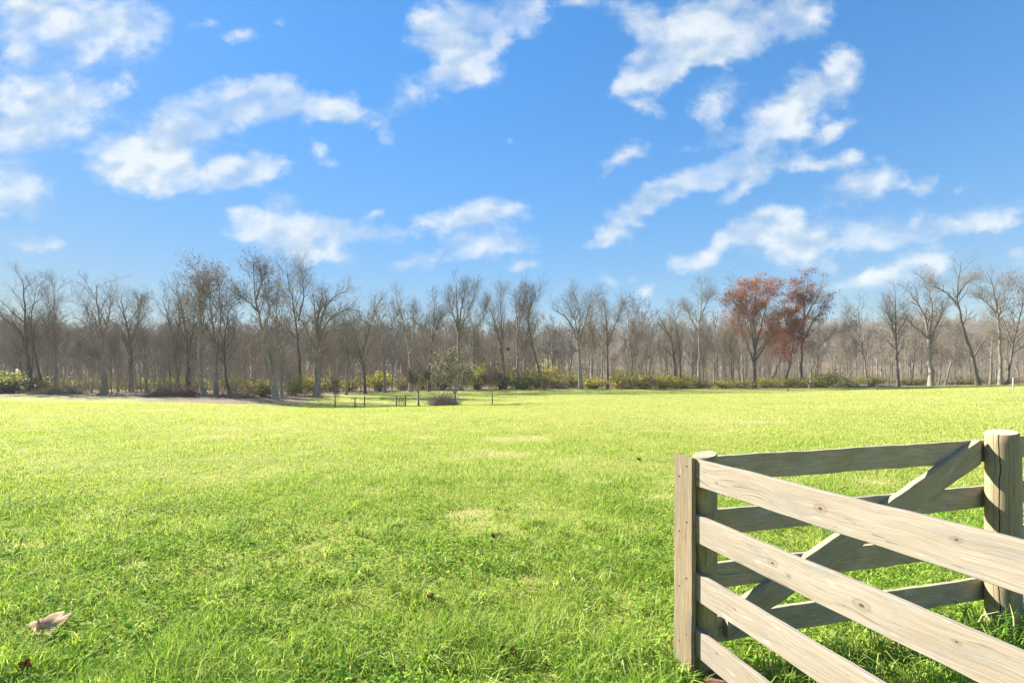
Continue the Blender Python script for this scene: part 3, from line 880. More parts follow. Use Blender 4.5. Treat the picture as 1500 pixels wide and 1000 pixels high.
# base px, depth, stems (pixel polylines), radius, options, label
HEROES = [
    ('t', 45, 66, [[(46, 562), (41, 530), (37, 480), (36, 440), (33, 408)], [(60, 556), (52, 525), (45, 480), (48, 445), (55, 415)], [(37, 500), (24, 478), (4, 466), (-8, 455)]], .30, dict(limblen=.36), 'bare tree with paired leaning stems and a low limb reaching to the left frame edge'),
    ('t', 81, 68, [[(82, 566), (81, 520), (79, 470), (80, 414)], [(70, 560), (70, 500), (72, 440)]], .22, dict(limblen=.34), 'slender straight bare tree just right of the paired leaning stems at far left'),
    ('t', 153, 66, [[(153, 570), (151, 530), (147, 485), (144, 450), (141, 417)], [(149, 505), (132, 470), (122, 440)], [(148, 500), (160, 465), (163, 430)], [(152, 545), (146, 528), (138, 520), (129, 524)]], .34, dict(limblen=.40), 'broad bare tree with a low crooked limb curling out to its left'),
    ('t', 192, 72, [[(192, 566), (192, 520), (190, 490), (183, 462), (176, 440)], [(192, 500), (203, 470), (206, 440)]], .30, dict(limblen=.42), 'bare tree forking into a wide V halfway up, right of the crooked-limb tree'),
    ('t', 214, 66, [[(215, 571), (212, 530), (208, 500), (204, 475), (206, 440)]], .18, dict(limblen=.30), 'thin bare tree leaning left beside the wide V-forked tree'),
    ('t', 252, 70, [[(262, 568), (256, 520), (249, 470), (236, 435)], [(256, 520), (262, 470), (266, 440)]], .22, dict(limblen=.42), 'bare tree fanning out to the left, before the tall leafy-topped pair'),
    ('t', 276, 63, [[(276, 570), (275, 520), (271, 480), (264, 445), (258, 424)], [(275, 530), (283, 480), (287, 440)]], .26, dict(limblen=.4, leaves=160), 'bare tree with an arching crown left of the tall dense-topped pair'),
    ('t', 297, 60, [[(302, 578), (291, 556), (291, 520), (294, 470), (292, 430), (288, 396)], [(292, 500), (300, 455), (298, 412)]], .27, dict(limblen=.32, leaves=700, f0=.42), 'tall tree with a kinked foot and a dense narrow top, left of the pair'),
    ('t', 316, 62, [[(317, 574), (316, 530), (313, 490), (308, 450), (307, 420)], [(316, 520), (324, 470), (322, 425), (318, 405)]], .25, dict(limblen=.33, leaves=700, f0=.38), 'tall tree with a dense brown-flecked top, right of the pair'),
    ('t', 333, 62, [[(338, 577), (331, 555), (328, 520), (330, 480), (338, 450)]], .20, dict(limblen=.36), 'slim bare tree leaning left at the foot of the tall brown-flecked pair'),
    ('t', 403, 58, [[(404, 583), (399, 556), (392, 520), (385, 480), (375, 448), (371, 415), (372, 382)], [(377, 455), (362, 440), (343, 432)], [(374, 440), (384, 415), (382, 395)], [(386, 490), (395, 460), (392, 430)]], .30, dict(limblen=.27, leaves=500, f0=.45), 'tallest tree of the left wood, trunk curving up to the left'),
    ('t', 413, 60, [[(414, 580), (409, 545), (405, 500), (404, 450), (410, 425)]], .18, dict(limblen=.34), 'slim tree close beside the tall curved trunk'),
    ('t', 436, 70, [[(440, 575), (438, 520), (432, 460), (424, 420), (420, 396)], [(437, 470), (446, 430), (440, 393)]], .24, dict(limblen=.36, f0=.4), 'tall fine-twigged bare tree rising behind the spreading oak'),
    ('oak', 463, 66, [[(464, 575), (464, 540), (464, 508), (462, 470), (458, 430)], [(463, 515), (450, 485), (437, 462), (425, 440)], [(465, 506), (480, 485), (500, 476), (522, 470)], [(465, 500), (480, 470), (500, 455), (520, 448)], [(464, 495), (474, 455), (490, 432), (512, 425)], [(463, 490), (468, 450), (474, 428)]], .42, dict(limblen=.33, f0=.3, limbs=9, spread=(25, 55)), 'wide spreading oak with long limbs sweeping out to the right'),
    ('t', 507, 68, [[(507, 577), (508, 530), (507, 490), (500, 460)]], .2, dict(limblen=.34), 'thin bare tree under the right limbs of the spreading oak'),
    ('t', 535, 70, [[(535, 575), (534, 545), (526, 510), (518, 485), (512, 468)], [(530, 525), (540, 480), (556, 440)]], .2, dict(limblen=.36), 'bare tree leaning left, right of the spreading oak'),
    ('t', 568, 72, [[(564, 570), (563, 530), (560, 490), (556, 460)], [(574, 570), (575, 520), (572, 480), (580, 455)]], .22, dict(limblen=.36, leaves=300), 'pair of close dark stems from one foot with a few brown leaves'),
    ('t', 601, 74, [[(601, 572), (602, 540), (600, 512), (592, 475), (584, 452), (579, 432)], [(601, 518), (610, 495), (625, 480), (634, 470)], [(605, 505), (606, 470), (606, 450)]], .30, dict(limblen=.30, f0=.45), 'bare tree dividing into a tall open Y left of the grey small tree'),
    ('t', 628, 75, [[(628, 570), (629, 530), (634, 490), (637, 460), (636, 440)], [(634, 500), (643, 470), (651, 458)]], .22, dict(limblen=.32, leaves=150), 'bare tree standing straight between the open Y and the small grey tree'),
    ('t', 672, 77, [[(673, 570), (672, 520), (671, 475), (669, 440), (668, 415)], [(671, 490), (682, 465), (692, 440), (698, 420)], [(671, 485), (662, 455), (656, 435)], [(672, 480), (677, 445), (682, 420)]], .34, dict(limblen=.30, f0=.42, up=.8), 'tall upswept bare tree rising behind the small grey tree'),
    ('t', 694, 80, [[(695, 566), (694, 520), (692, 480), (688, 455)], [(694, 500), (702, 475), (710, 455), (715, 440)]], .24, dict(limblen=.30, up=.7), 'bare tree with one long limb reaching right, right of the tall upswept tree'),
    ('t', 739, 78, [[(740, 572), (737, 530), (731, 490), (723, 470), (719, 452)], [(738, 540), (735, 490), (733, 455), (733, 425)]], .26, dict(limblen=.28, f0=.42, up=.7), 'bare tree with two stems parting from a leaning base, above the yellow shrubs'),
    ('t', 757, 80, [[(758, 569), (758, 520), (757, 470), (755, 440), (756, 424)], [(758, 490), (764, 455), (768, 430)]], .24, dict(limblen=.34, leaves=200, up=.7), 'straight bare tree with a tufted top, between two leaning trees'),
    ('t', 769, 84, [[(769, 566), (768, 520), (772, 480), (778, 440)]], .20, dict(limblen=.34), 'slender bare tree just left of the trunk leaning over the yellow shrubs'),
    ('t', 796, 78, [[(798, 571), (792, 552), (785, 525), (777, 495), (772, 470), (776, 445), (784, 430)]], .24, dict(limblen=.34, f0=.5), 'bare tree whose lower trunk leans sharply left over the yellow shrubs'),
    ('t', 850, 80, [[(851, 569), (849, 530), (847, 498), (838, 475), (826, 460), (815, 455)], [(848, 500), (850, 465), (845, 440), (840, 425)], [(848, 505), (858, 465), (868, 440), (876, 430)], [(847, 498), (842, 465), (830, 440)]], .34, dict(limblen=.30, f0=.35), 'broad bare tree with a wide domed crown in the middle of the row'),
    ('t', 868, 84, [[(868, 563), (866, 510), (864, 470), (870, 440)]], .22, dict(limblen=.32), 'straight bare tree close behind the wide domed crown'),
    ('t', 890, 82, [[(890, 571), (890, 530), (890, 500), (888, 465), (886, 445)], [(890, 505), (899, 480), (907, 462), (913, 448)]], .26, dict(limblen=.28, f0=.45), 'bare tree with the long right limb on which a bird perches'),
    ('t', 882, 88, [[(881, 562), (882, 520), (884, 480), (880, 450)]], .18, dict(limblen=.3), 'thin bare tree tucked left of the tree with the bird'),
    ('t', 930, 90, [[(927, 565), (925, 520), (921, 480), (918, 450)], [(934, 560), (936, 510), (938, 470), (932, 446)]], .24, dict(limblen=.42, leaves=400), 'round-topped bare tree with twin stems and a brownish haze of twigs'),
    ('t', 992, 90, [[(990, 567), (988, 525), (983, 495), (973, 475), (964, 463)], [(997, 567), (997, 520), (991, 475), (984, 450)]], .3, dict(limblen=.34, f0=.38), 'bare tree with two crooked stems leaning left, beyond the yellow shrubs'),
    ('t', 1024, 90, [[(1024, 566), (1024, 520), (1024, 480), (1027, 445), (1029, 409)], [(1024, 490), (1012, 465), (1003, 446)], [(1025, 470), (1034, 445), (1041, 428)]], .28, dict(limblen=.22, f0=.5), 'tall lone bare tree with a straight pole trunk left of the rusty oaks'),
    ('t', 1030, 87, [[(1029, 568), (1031, 540), (1030, 520), (1035, 500), (1034, 485)]], .14, dict(limblen=.3), 'small crooked thin tree at the foot of the straight pole trunk'),
    ('t', 1072, 91, [[(1073, 564), (1071, 530), (1070, 500), (1074, 470), (1078, 455)]], .18, dict(limblen=.34), 'thin dark bare tree left of the rusty oaks'),
    ('t', 1089, 92, [[(1089, 564), (1087, 520), (1085, 480), (1080, 445), (1076, 425)]], .22, dict(limblen=.32, leaves=350), 'thin tall tree hidden partly in the left rusty crown'),
    ('red', 1105, 89, [[(1105, 567), (1105, 535), (1106, 505), (1104, 465), (1106, 430), (1108, 404)], [(1105, 530), (1094, 495), (1083, 455), (1078, 425)], [(1106, 525), (1120, 500), (1131, 480), (1138, 455)], [(1106, 505), (1115, 465), (1122, 430), (1128, 408)], [(1106, 510), (1100, 470), (1094, 430), (1092, 410)]], .34, dict(limblen=.30, limbs=10, f0=.28, leaves=21000, leafsize=.19), 'left rusty brown oak with a round upright crown'),
    ('red', 1173, 92, [[(1173, 562), (1174, 520), (1176, 480), (1178, 440), (1182, 400)], [(1152, 562), (1160, 525), (1166, 480), (1164, 450)], [(1174, 500), (1190, 460), (1205, 440), (1212, 430)], [(1174, 490), (1165, 450), (1170, 420)], [(1132, 565), (1142, 540), (1152, 500), (1150, 470)], [(1178, 460), (1192, 430), (1200, 410)]], .30, dict(limblen=.28, limbs=9, f0=.3, leaves=21000, leafsize=.19), 'right rusty brown oak, leafy low down and thin at its top'),
    ('t', 1188, 88, [[(1186, 566), (1190, 530), (1200, 505), (1216, 490), (1232, 484), (1244, 482)]], .18, dict(limblen=.26, f0=.6), 'bare tree bowed over in an arch right of the rusty oaks'),
    ('t', 1269, 92, [[(1271, 563), (1267, 530), (1262, 500), (1259, 470), (1256, 448)], [(1263, 505), (1250, 480), (1240, 460)]], .22, dict(limblen=.40), 'pale bare tree with a leaning trunk behind the fallen logs'),
    ('t', 1316, 86, [[(1316, 562), (1314, 520), (1312, 480), (1310, 450), (1311, 426)], [(1313, 495), (1303, 465), (1300, 445)]], .26, dict(limblen=.32), 'bare tree with a flared foot right of the fallen logs'),
    ('t', 1363, 86, [[(1364, 562), (1362, 525), (1360, 490), (1354, 460), (1342, 440), (1330, 425)], [(1360, 495), (1340, 478), (1325, 465), (1322, 450)], [(1361, 490), (1366, 455), (1362, 430), (1350, 404)], [(1361, 500), (1376, 470), (1384, 445)]], .42, dict(limblen=.30, f0=.36, leaves=250), 'stout bare tree with several crooked limbs, right of the fallen logs'),
    ('t', 1388, 90, [[(1384, 562), (1392, 535), (1399, 510), (1396, 480)]], .2, dict(limblen=.36), 'short tree leaning right beside the stout crooked tree'),
    ('t', 1431, 84, [[(1433, 562), (1428, 535), (1417, 500), (1407, 465), (1401, 435), (1404, 405), (1407, 384)], [(1402, 445), (1386, 428), (1370, 420), (1364, 412)], [(1401, 435), (1414, 415), (1424, 408)], [(1425, 525), (1440, 500), (1453, 485)]], .34, dict(limblen=.24, f0=.5), 'tall bare tree curving left with an open candelabra top'),
    ('t', 1466, 84, [[(1465, 562), (1466, 520), (1464, 480), (1459, 445), (1454, 415), (1446, 396)], [(1462, 465), (1470, 435), (1478, 405)], [(1461, 460), (1448, 445), (1432, 432)]], .3, dict(limblen=.26, f0=.48), 'tall bare tree with a forked open top near the right frame edge'),
    ('t', 1452, 86, [[(1451, 562), (1452, 520), (1455, 480), (1452, 455)]], .2, dict(limblen=.3), 'straight darker trunk just left of the forked tree near the right edge'),
    ('t', 1476, 82, [[(1474, 563), (1481, 530), (1483, 500), (1490, 475), (1500, 450), (1502, 420)]], .24, dict(limblen=.4, leaves=900), 'tree leaning right out of the frame edge with brown leaves above'),
]


def oak_pick(kind_seed, full):
    def f(c, r):
        zz = c[:, 2] / c[:, 2].max()
        nz = vnoise(c[:, 0] * 1.0 + kind_seed, c[:, 2] * 1.0 + c[:, 1] * .7, 1.6)
        if full:
            return nz + .3 * zz > .42
        lim = .50 - .28 * sstep(.75, .45, zz) + .18 * sstep(-1, 3.5, c[:, 0]) + .22 * sstep(.8, .95, zz)
        return nz > lim
    return f


def top_pick(c, r):
    return c[:, 2] > .6 * c[:, 2].max()


HERO_OBJ, BARE_OBJ = [], []
for i, (kind, bpx, Y, lines, rad, opt, lab) in enumerate(HEROES):
    st, loc, H = stems_px(bpx, Y, lines, rad, 100 + i)
    o = dict(opt)
    if kind == 'red':
        o['leaf_pick'] = oak_pick(7 * i, bpx < 1150)
    elif o.get('leaves'):
        o['leaf_pick'] = top_pick
    ns = len(st)
    o.setdefault('limbs', {1: 24, 2: 16, 3: 12, 4: 10}.get(ns, 8))
    bark = M_BARK_D if kind == 'red' or i % 3 == 0 else M_BARK
    me = tree_meshes('tree', st, 200 + i, **o)
    ob = place_tree('rusty_oak' if kind == 'red' else 'spreading_oak' if kind == 'oak' else 'bare_tree', me, loc, lab, 'bare autumn trees along the field edge', bark, (M_LEAF_R if bpx < 1150 else M_LEAF_R2) if kind == 'red' else None)
    if kind == 'red': ob.scale = (1.14, 1.14, .93)
    HERO_OBJ.append(ob)
    if kind == 't' and H > 11: BARE_OBJ.append((ob, H))
# deeper ranks of the wood: ten kinds of slim bare tree, copied
DEEP = []
for k in range(10):
    q = np.random.default_rng(700 + k)
    H = 13.0
    st = []
    for j in range(1 + k % 3):
        n = 14
        P = np.zeros((n, 3)); hb = 0 if j == 0 else H * q.uniform(.15, .5)
        P[:, 2] = np.linspace(hb, H * q.uniform(.85, 1), n)
        a = q.random() * 6.28; sl = q.uniform(.02, .10) if j == 0 else q.uniform(.15, .28)
        P[:, 0] = (P[:, 2] - hb) * sl * math.cos(a); P[:, 1] = (P[:, 2] - hb) * sl * math.sin(a)
        if j:
            i0 = int(hb / st[0][0][-1, 2] * 13); P[:, :2] += st[0][0][i0, :2]
        P[2:, :2] += np.cumsum(q.normal(0, .05, (n - 2, 2)), 0)
        st.append((P, (.15 if j == 0 else .09) * (1 - .85 * np.linspace(0, 1, n) ** .8)))
    me = tree_meshes('bare_tree', st, 720 + k, limbs=(20, 13, 10)[k % 3], sub=6, twigs=4, sprays=2, f0=.28, limblen=.36, twig_r=.011, leaves=(0, 0, 150)[k % 3])
    DEEP.append(me)
GRP, LAB = 'bare trees deeper in the wood', 'grey bare tree standing deeper in the wood behind the front row'
cnt = tries = 0
placed, first = [], {}
while cnt < 235 and tries < 9000:
    tries += 1
    y = 62 + 95 * random.random() ** 1.25
    px = random.uniform(-70, 1570)
    x = (px - 750) / F * y
    e = float(edge(x, y))
    slim = cnt >= 150
    if e < (1.2 if slim else 3) or (slim and e > 12) or any((x - a) ** 2 + (y - b) ** 2 < 4 for a, b in placed): continue
    placed.append((x, y))
    k = random.randrange(10)
    loc = (x, y, gz(x, y) - .12)
    if k not in first:
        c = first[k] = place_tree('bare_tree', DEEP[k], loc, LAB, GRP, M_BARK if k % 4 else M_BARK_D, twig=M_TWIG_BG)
    else:
        c = copy_tree(first[k]); c.location = loc
    c.rotation_euler = (0, 0, random.uniform(0, 6.28))
    s = random.uniform(.36, .62) + .36 * float(fnoise(x, y, 14, 71)) + .003 * (y - 70) + .12 * sstep(850, 1100, px)
    c.scale = (s * random.uniform(.85, 1.3),) * 2 + (s,)
    if slim: c.scale = (s * .72,) * 2 + (s * random.uniform(.9, 1.15),)
    cnt += 1


# far wood on the hill and thicket of stems: masses nobody could count
def simple_tree(seed, H):
    r = np.random.default_rng(seed)
    n = 6
    P = np.zeros((1, n, 3)); P[0, :, 2] = np.linspace(0, H, n); P[0, 1:, :2] = np.cumsum(r.normal(0, H * .018, (n - 1, 2)), 0)
    Rr = np.linspace(.20, .04, n)[None]
    P1, R1 = spawn(r, P, Rr, 13, 4, .3, 1, (25, 55), (.22, .45), .55, .6, .12, .04)
    P2, R2 = spawn(r, P1, R1, 5, 3, .2, 1, (25, 55), (.4, .7), .7, .4, .16, .035)
    P3, R3 = spawn(r, P2, R2, 3, 2, .2, 1, (25, 55), (.5, .8), .8, .3, .16, .028)
    return tubes([(P, Rr, 4), (P1, R1, 3), (P2, R2, 3), (P3, R3, 3)])


def make_far_wood():
    protos = [simple_tree(900 + k, 14) for k in range(6)]
    Vs, Qs, off = [], [], 0
    r = np.random.default_rng(77)
    N = 3200
    y = 112 + 370 * r.random(N) ** 1.5
    x = (r.random(N) * 2 - 1) * (y * 1.2)
    k = (fnoise(x, y, 26, 81) > .46) | (y > 230) & (r.random(N) < .7)
    x, y = x[k], y[k]; N = len(x)
    z = ground(x, y) - .2
    for k in range(N):
        V, Q = protos[k % 6]
        a = r.random() * 6.28; s = r.uniform(.75, 1.2) * (1 + .15 * (y[k] > 250)); ca, sa = math.cos(a) * s * 1.1, math.sin(a) * s * 1.1
        W = np.stack([V[:, 0] * ca - V[:, 1] * sa + x[k], V[:, 0] * sa + V[:, 1] * ca + y[k], V[:, 2] * s + z[k]], -1)
        Vs.append(W.astype(np.float32)); Qs.append(Q + off); off += len(V)
    me = mesh_np('far_wood', np.concatenate(Vs), [np.concatenate(Qs)], mats=[bark_mat('far_wood_bark', (.20, .172, .128), (.285, .245, .185), (.37, .325, .255))])
    tag(link('far_wood', me), 'hazy mass of bare woodland on the hill behind the trees', 'woodland', kind='stuff')
    # thicket
    r = np.random.default_rng(78)
    N = 9000
    y = 62 + 75 * r.random(N) ** 1.2; x = (r.random(N) * 2 - 1) * y * 1.18
    e = edge(x, y); k = e > .8 + 3 * r.random(N)
    x, y = x[k], y[k]; N = len(x)
    h = 1.2 + 6.0 * r.random(N) ** 2.0
    n = 4
    P = np.zeros((N, n, 3)); P[:, 0] = np.stack([x, y, ground(x, y) - .05], -1)
    d = unit(np.stack([r.normal(0, .22, N), r.normal(0, .22, N), np.ones(N)], -1))
    for j in range(1, n):
        d = unit(d + r.normal(0, .13, (N, 3))); P[:, j] = P[:, j - 1] + d * (h / (n - 1))[:, None]
    Rr = (.012 + .022 * r.random(N))[:, None] * np.linspace(1.2, .4, n)[None]
    P1, R1 = spawn(r, P, Rr, 6, 3, .2, 1, (25, 65), (.25, .55), .6, .3, .2, .010)
    P2, R2 = spawn(r, P1, R1, 3, 2, .2, 1, (25, 65), (.4, .8), .8, .2, .2, .009)
    V, Q = tubes([(P, Rr, 3), (P1, R1, 3), (P2, R2, 3)])
    n = 34000
    y = 58 + 62 * r.random(n) ** 1.3; x = (r.random(n) * 2 - 1) * y * 1.18
    e = edge(x, y); k = (e > .6 + 2 * r.random(n)) & (fnoise(x, y, 3.0, 61) > .43)
    x, y = x[k], y[k]; n = len(x)
    hh = (.1 + 1.7 * r.random(n) ** 1.5) * (.4 + 1.2 * fnoise(x, y, 2.2, 65))
    Vl, Ql, Tl = leaf_quads(r, np.stack([x, y, ground(x, y) + hh], -1), .2, np.clip(r.normal(.5, .22, n), 0, 1))
    mi = np.concatenate([np.zeros(len(Q), int), np.ones(len(Ql), int)])
    tint = np.concatenate([np.zeros(len(V)), Tl]); Q = np.concatenate([Q, Ql + len(V)]); V = np.concatenate([V, Vl])
    ul = leaf_mat('undergrowth_leaf', [(0, (.16, .17, .03)), (.45, (.33, .31, .06)), (.75, (.42, .34, .12)), (1, (.40, .27, .15))], .4, .6)
    me = mesh_np('undergrowth', V, [Q], {'tint': tint}, mat_idx=mi, mats=[bark_mat('thicket_stems', (.18, .15, .108), (.275, .235, .172), (.38, .33, .25)), ul])
    tag(link('undergrowth', me), 'grey brown thicket of thin stems filling the wood floor', 'undergrowth', kind='stuff')


make_far_wood()


# ------------------------------------------------------------------ shrubs
def shrub_meshes(seed, n=1500, size=.17, lobes=9, w=1.0):
    """unit-ish shrub: about 2 m wide and 1.6 m high, leaves on many arching shoots"""
    r = np.random.default_rng(seed)
    N = 46
    P = np.zeros((N, 5, 3)); a = r.random(N) * 6.28; lean = r.random(N) ** .7
    P[:, 0, :2] = r.normal(0, .12, (N, 2))
    d = unit(np.stack([np.cos(a) * lean, np.sin(a) * lean, np.full(N, .75)], -1)); L = .9 + .9 * r.random(N)
    for j in range(1, 5):
        d = unit(d + r.normal(0, .12, (N, 3)) + np.array([0, 0, -.05])); P[:, j] = P[:, j - 1] + d * (L / 4)[:, None]
    Rr = np.full((N, 1), .014) * np.linspace(1.3, .5, 5)[None]
    P1, R1 = spawn(r, P, Rr, 7, 3, .25, 1, (20, 70), (.2, .45), .7, .1, .2, .006)
    V, Q = tubes([(P, Rr, 4), (P1, R1, 3)])
    src = np.concatenate([P1[:, 1], P1[:, 2], P1[:, 2], P[:, 4], P[:, 3]])
    c = src[r.integers(0, len(src), n)] + r.normal(0, .10, (n, 3))
    c[:, 2] = np.maximum(c[:, 2], .05)
    clump = vnoise(c[:, 0] + seed, c[:, 2] + c[:, 1], .45)
    Vl, Ql, Tl = leaf_quads(r, c, size, np.clip(.15 + .7 * clump + r.normal(0, .14, n), 0, 1))
    return V, Q, Vl, Ql, Tl


M_SH = {
    'yellow': leaf_mat('yellow_green_leaf', [(0, (.17, .18, .025)), (.5, (.36, .35, .05)), (1, (.54, .47, .09))], .45, .5),
    'green': leaf_mat('dull_green_leaf', [(0, (.07, .095, .025)), (.5, (.16, .19, .05)), (1, (.28, .30, .09))], .4, .5),
    'olive': leaf_mat('olive_leaf', [(0, (.13, .125, .035)), (.5, (.27, .24, .075)), (1, (.42, .36, .12))], .4, .55),
    'brown': leaf_mat('russet_leaf', [(0, (.10, .05, .03)), (.5, (.20, .10, .06)), (1, (.30, .17, .10))], .35, .6, (1.1, .9, .8))}
M_STEM = bark_mat('shrub_stem', (.10, .08, .06), (.17, .14, .11), (.25, .21, .17), 8)
PROTO = [shrub_meshes(300 + k, (1900, 1300, 1600, 800, 600)[k], .125) for k in range(5)]
SH_MESH = {}
SHRUBS = [  # px, py of the foot, depth, width px, height px, colour, label
    (12, 575, 64, 74, 30, 'green', 'dark green shrub at the far left edge of the wood'), (45, 573, 68, 60, 22, 'olive', 'olive shrub right of the dark green one at far left'),
    (100, 566, 82, 60, 18, 'yellow', None), (150, 564, 86, 60, 16, 'yellow', None), (205, 562, 86, 54, 18, 'yellow', None), (255, 563, 84, 60, 17, 'yellow', None), (340, 564, 80, 50, 20, 'yellow', None),
    (430, 577, 66, 34, 34, 'green', 'tall narrow green shrub left of the spreading oak'), (455, 570, 76, 44, 26, 'yellow', None), (510, 572, 78, 46, 22, 'yellow', None), (555, 572, 78, 40, 26, 'yellow', None),
    (385, 580, 62, 40, 26, 'olive', 'twiggy olive shrub at the foot of the tallest left tree'), (590, 571, 82, 40, 24, 'olive', None), (622, 571, 82, 46, 26, 'yellow', None),
    (648, 572, 79, 40, 34, 'green', 'dull green shrub just left behind the small grey tree'), (700, 573, 79, 46, 34, 'yellow', 'bright yellow green shrub right behind the small grey tree'), (735, 572, 80, 56, 36, 'olive', 'tall olive shrub under the twin leaning stems'),
    (765, 574, 77, 62, 30, 'green', 'wide green shrub left of the sharply leaning trunk'), (800, 568, 88, 54, 34, 'yellow', None), (815, 570, 82, 36, 18, 'yellow', 'low bright shrub right of the sharply leaning trunk'),
    (870, 571, 82, 44, 15, 'yellow', 'low yellow green shrub under the wide domed tree'), (905, 569, 86, 46, 26, 'olive', None), (920, 572, 82, 56, 28, 'yellow', 'large rounded yellow green shrub right of the tree with the bird'),
    (945, 571, 83, 44, 26, 'olive', 'large olive shrub at the right end of the big shrub bank'), (912, 572, 80, 18, 9, 'brown', 'small russet bush at the front of the big shrub bank'),
    (970, 569, 86, 50, 18, 'yellow', None), (1000, 568, 88, 44, 16, 'yellow', None), (1032, 568, 88, 46, 14, 'yellow', None), (1062, 567, 89, 36, 12, 'yellow', None), (1085, 567, 88, 40, 14, 'yellow', 'bright yellow shrub left of the left rusty oak'),
    (1120, 566, 90, 36, 13, 'yellow', 'bright yellow shrub between the two rusty oaks'), (1150, 566, 88, 44, 16, 'yellow', 'bright low shrub in front of the right rusty oak'), (1178, 566, 90, 40, 15, 'green', None),
    (1205, 566, 89, 56, 24, 'yellow', 'tall yellow shrub below the arching bare tree'), (1238, 565, 90, 40, 16, 'yellow', None), (1275, 563, 93, 40, 14, 'yellow', None), (1335, 562, 94, 60, 11, 'olive', None), (1470, 562, 94, 60, 11, 'olive', None), (1410, 562, 94, 60, 10, 'olive', None),
    (840, 568, 88, 44, 24, 'yellow', None), (785, 571, 82, 40, 26, 'olive', None), (985, 566, 92, 60, 22, 'olive', None), (480, 571, 78, 40, 22, 'olive', None), (20, 566, 78, 70, 26, 'yellow', None), (300, 563, 84, 50, 18, 'olive', None)]
for i, (px, py, Y, wpx, hpx, colr, lab) in enumerate(SHRUBS):
    k = (i * 7) % 5
    if (k, colr) not in SH_MESH:
        V, Q, Vl, Ql, Tl = PROTO[k]
        SH_MESH[k, colr] = (mesh_np('stem', V, [Q], mats=[M_STEM]), mesh_np('foliage', Vl, [Ql], {'tint': Tl}, mats=[M_SH[colr]]))
    x = (px - 750) / F * Y
    root = empty('shrub', (x, Y, gz(x, Y) - .05), random.uniform(0, 6.28))
    sx, sz = wpx / F * Y / 2.3, hpx / F * Y / 1.55
    root.scale = (sx, sx, sz)
    tag(root, lab or 'yellowing shrub half hidden among the trunks of the wood edge', 'shrub', 'shrubs along the wood edge')
    link('stem', SH_MESH[k, colr][0], None, root); link('foliage', SH_MESH[k, colr][1], None, root)


# ------------------------------------------------------------------ small trees, posts and heaps in the hollow
def base_at(px, Y):
    x = (px - 750) / F * Y
    return x, Y, gz(x, Y)


def small_tree(px, Y, top_px, lines, rad, lab, name='small_tree', **o):
    st, loc, H = stems_px(px, Y, lines, rad, int(px))
    me = tree_meshes(name, st, int(px) + 7, **o)
    return place_tree(name, me, loc, lab, 'young trees on the grass', M_BARK, M_LICH)


M_LICH = leaf_mat('lichen_grey_leaf', [(0, (.26, .25, .17)), (.5, (.42, .40, .29)), (1, (.56, .53, .41))], .25, .8, (1, 1, .8))
small_tree(667, 45, 515, [[(668, 591), (666, 577), (668, 555), (672, 530), (670, 512)], [(667, 578), (656, 560), (646, 545), (642, 535)], [(667, 576), (678, 558), (688, 545)], [(667, 570), (660, 540), (657, 522)]], .12,
           'small grey round-headed tree standing on the grass by the brush heap', limbs=12, limblen=.42, f0=.3, twig_r=.011, leaves=2200, leafsize=.11, spread=(30, 70), up=.2)
small_tree(613, 46, 540, [[(613, 594), (613, 578), (613, 560), (611, 535)], [(613, 576), (604, 560), (600, 548)], [(613, 574), (622, 558), (627, 548)]], .10, 'young tree with a pale tie on its stem, left of the brush heap', 'sapling', limbs=14, limblen=.40, f0=.35, twig_r=.012, leaves=70, leafsize=.10)
small_tree(721, 47, 540, [[(721, 589), (721, 575), (720, 560), (718, 540)], [(721, 574), (713, 562), (708, 552)], [(720, 572), (728, 560), (734, 552)]], .075, 'slim young tree on the grass right of the small grey tree', 'sapling', limbs=13, limblen=.40, f0=.35, twig_r=.011, leaves=130, leafsize=.10)
small_tree(491, 48, 560, [[(491, 601), (491, 585), (490, 572), (491, 558)]], .085, 'short sapling left of the first pair of dark posts', 'sapling', limbs=16, limblen=.34, f0=.35, twig_r=.012)

M_POST = plain_mat('dark_post_wood', (.045, .04, .035), (.10, .09, .075), 14)
M_POST_P = plain_mat('pale_post_wood', (.40, .38, .33), (.62, .60, .55), 14)


def post_obj(px, Y, top_py, r, lab, mat, tiltx=0.0, cap=True):
    x, y, z = base_at(px, Y)
    h = EYE - (top_py - HZ) / F * Y - z
    bm = bmesh.new()
    n = 10
    rings = []
    for s, k in ((-.25, 1.08), (.0, 1.06), (h * .5, 1.0), (h - .03, .98), (h, .8)):
        rings.append([bm.verts.new((r * k * math.cos(6.283 * j / n) + tiltx * s, r * k * math.sin(6.283 * j / n), s + .015 * math.sin(j * 1.7) * (s > h - .01))) for j in range(n)])
    for a, b in zip(rings, rings[1:]):
        for j in range(n): bm.faces.new((a[j], a[(j + 1) % n], b[(j + 1) % n], b[j]))
    bm.faces.new(rings[-1]); bm.faces.new(rings[0][::-1])
    me = bpy.data.meshes.new('fence_post'); bm.to_mesh(me); bm.free()
    o = link('fence_post', me, mat); o.location = (x, y, z)
    tag(o, lab, 'post', 'lone posts standing in the field')
    return o


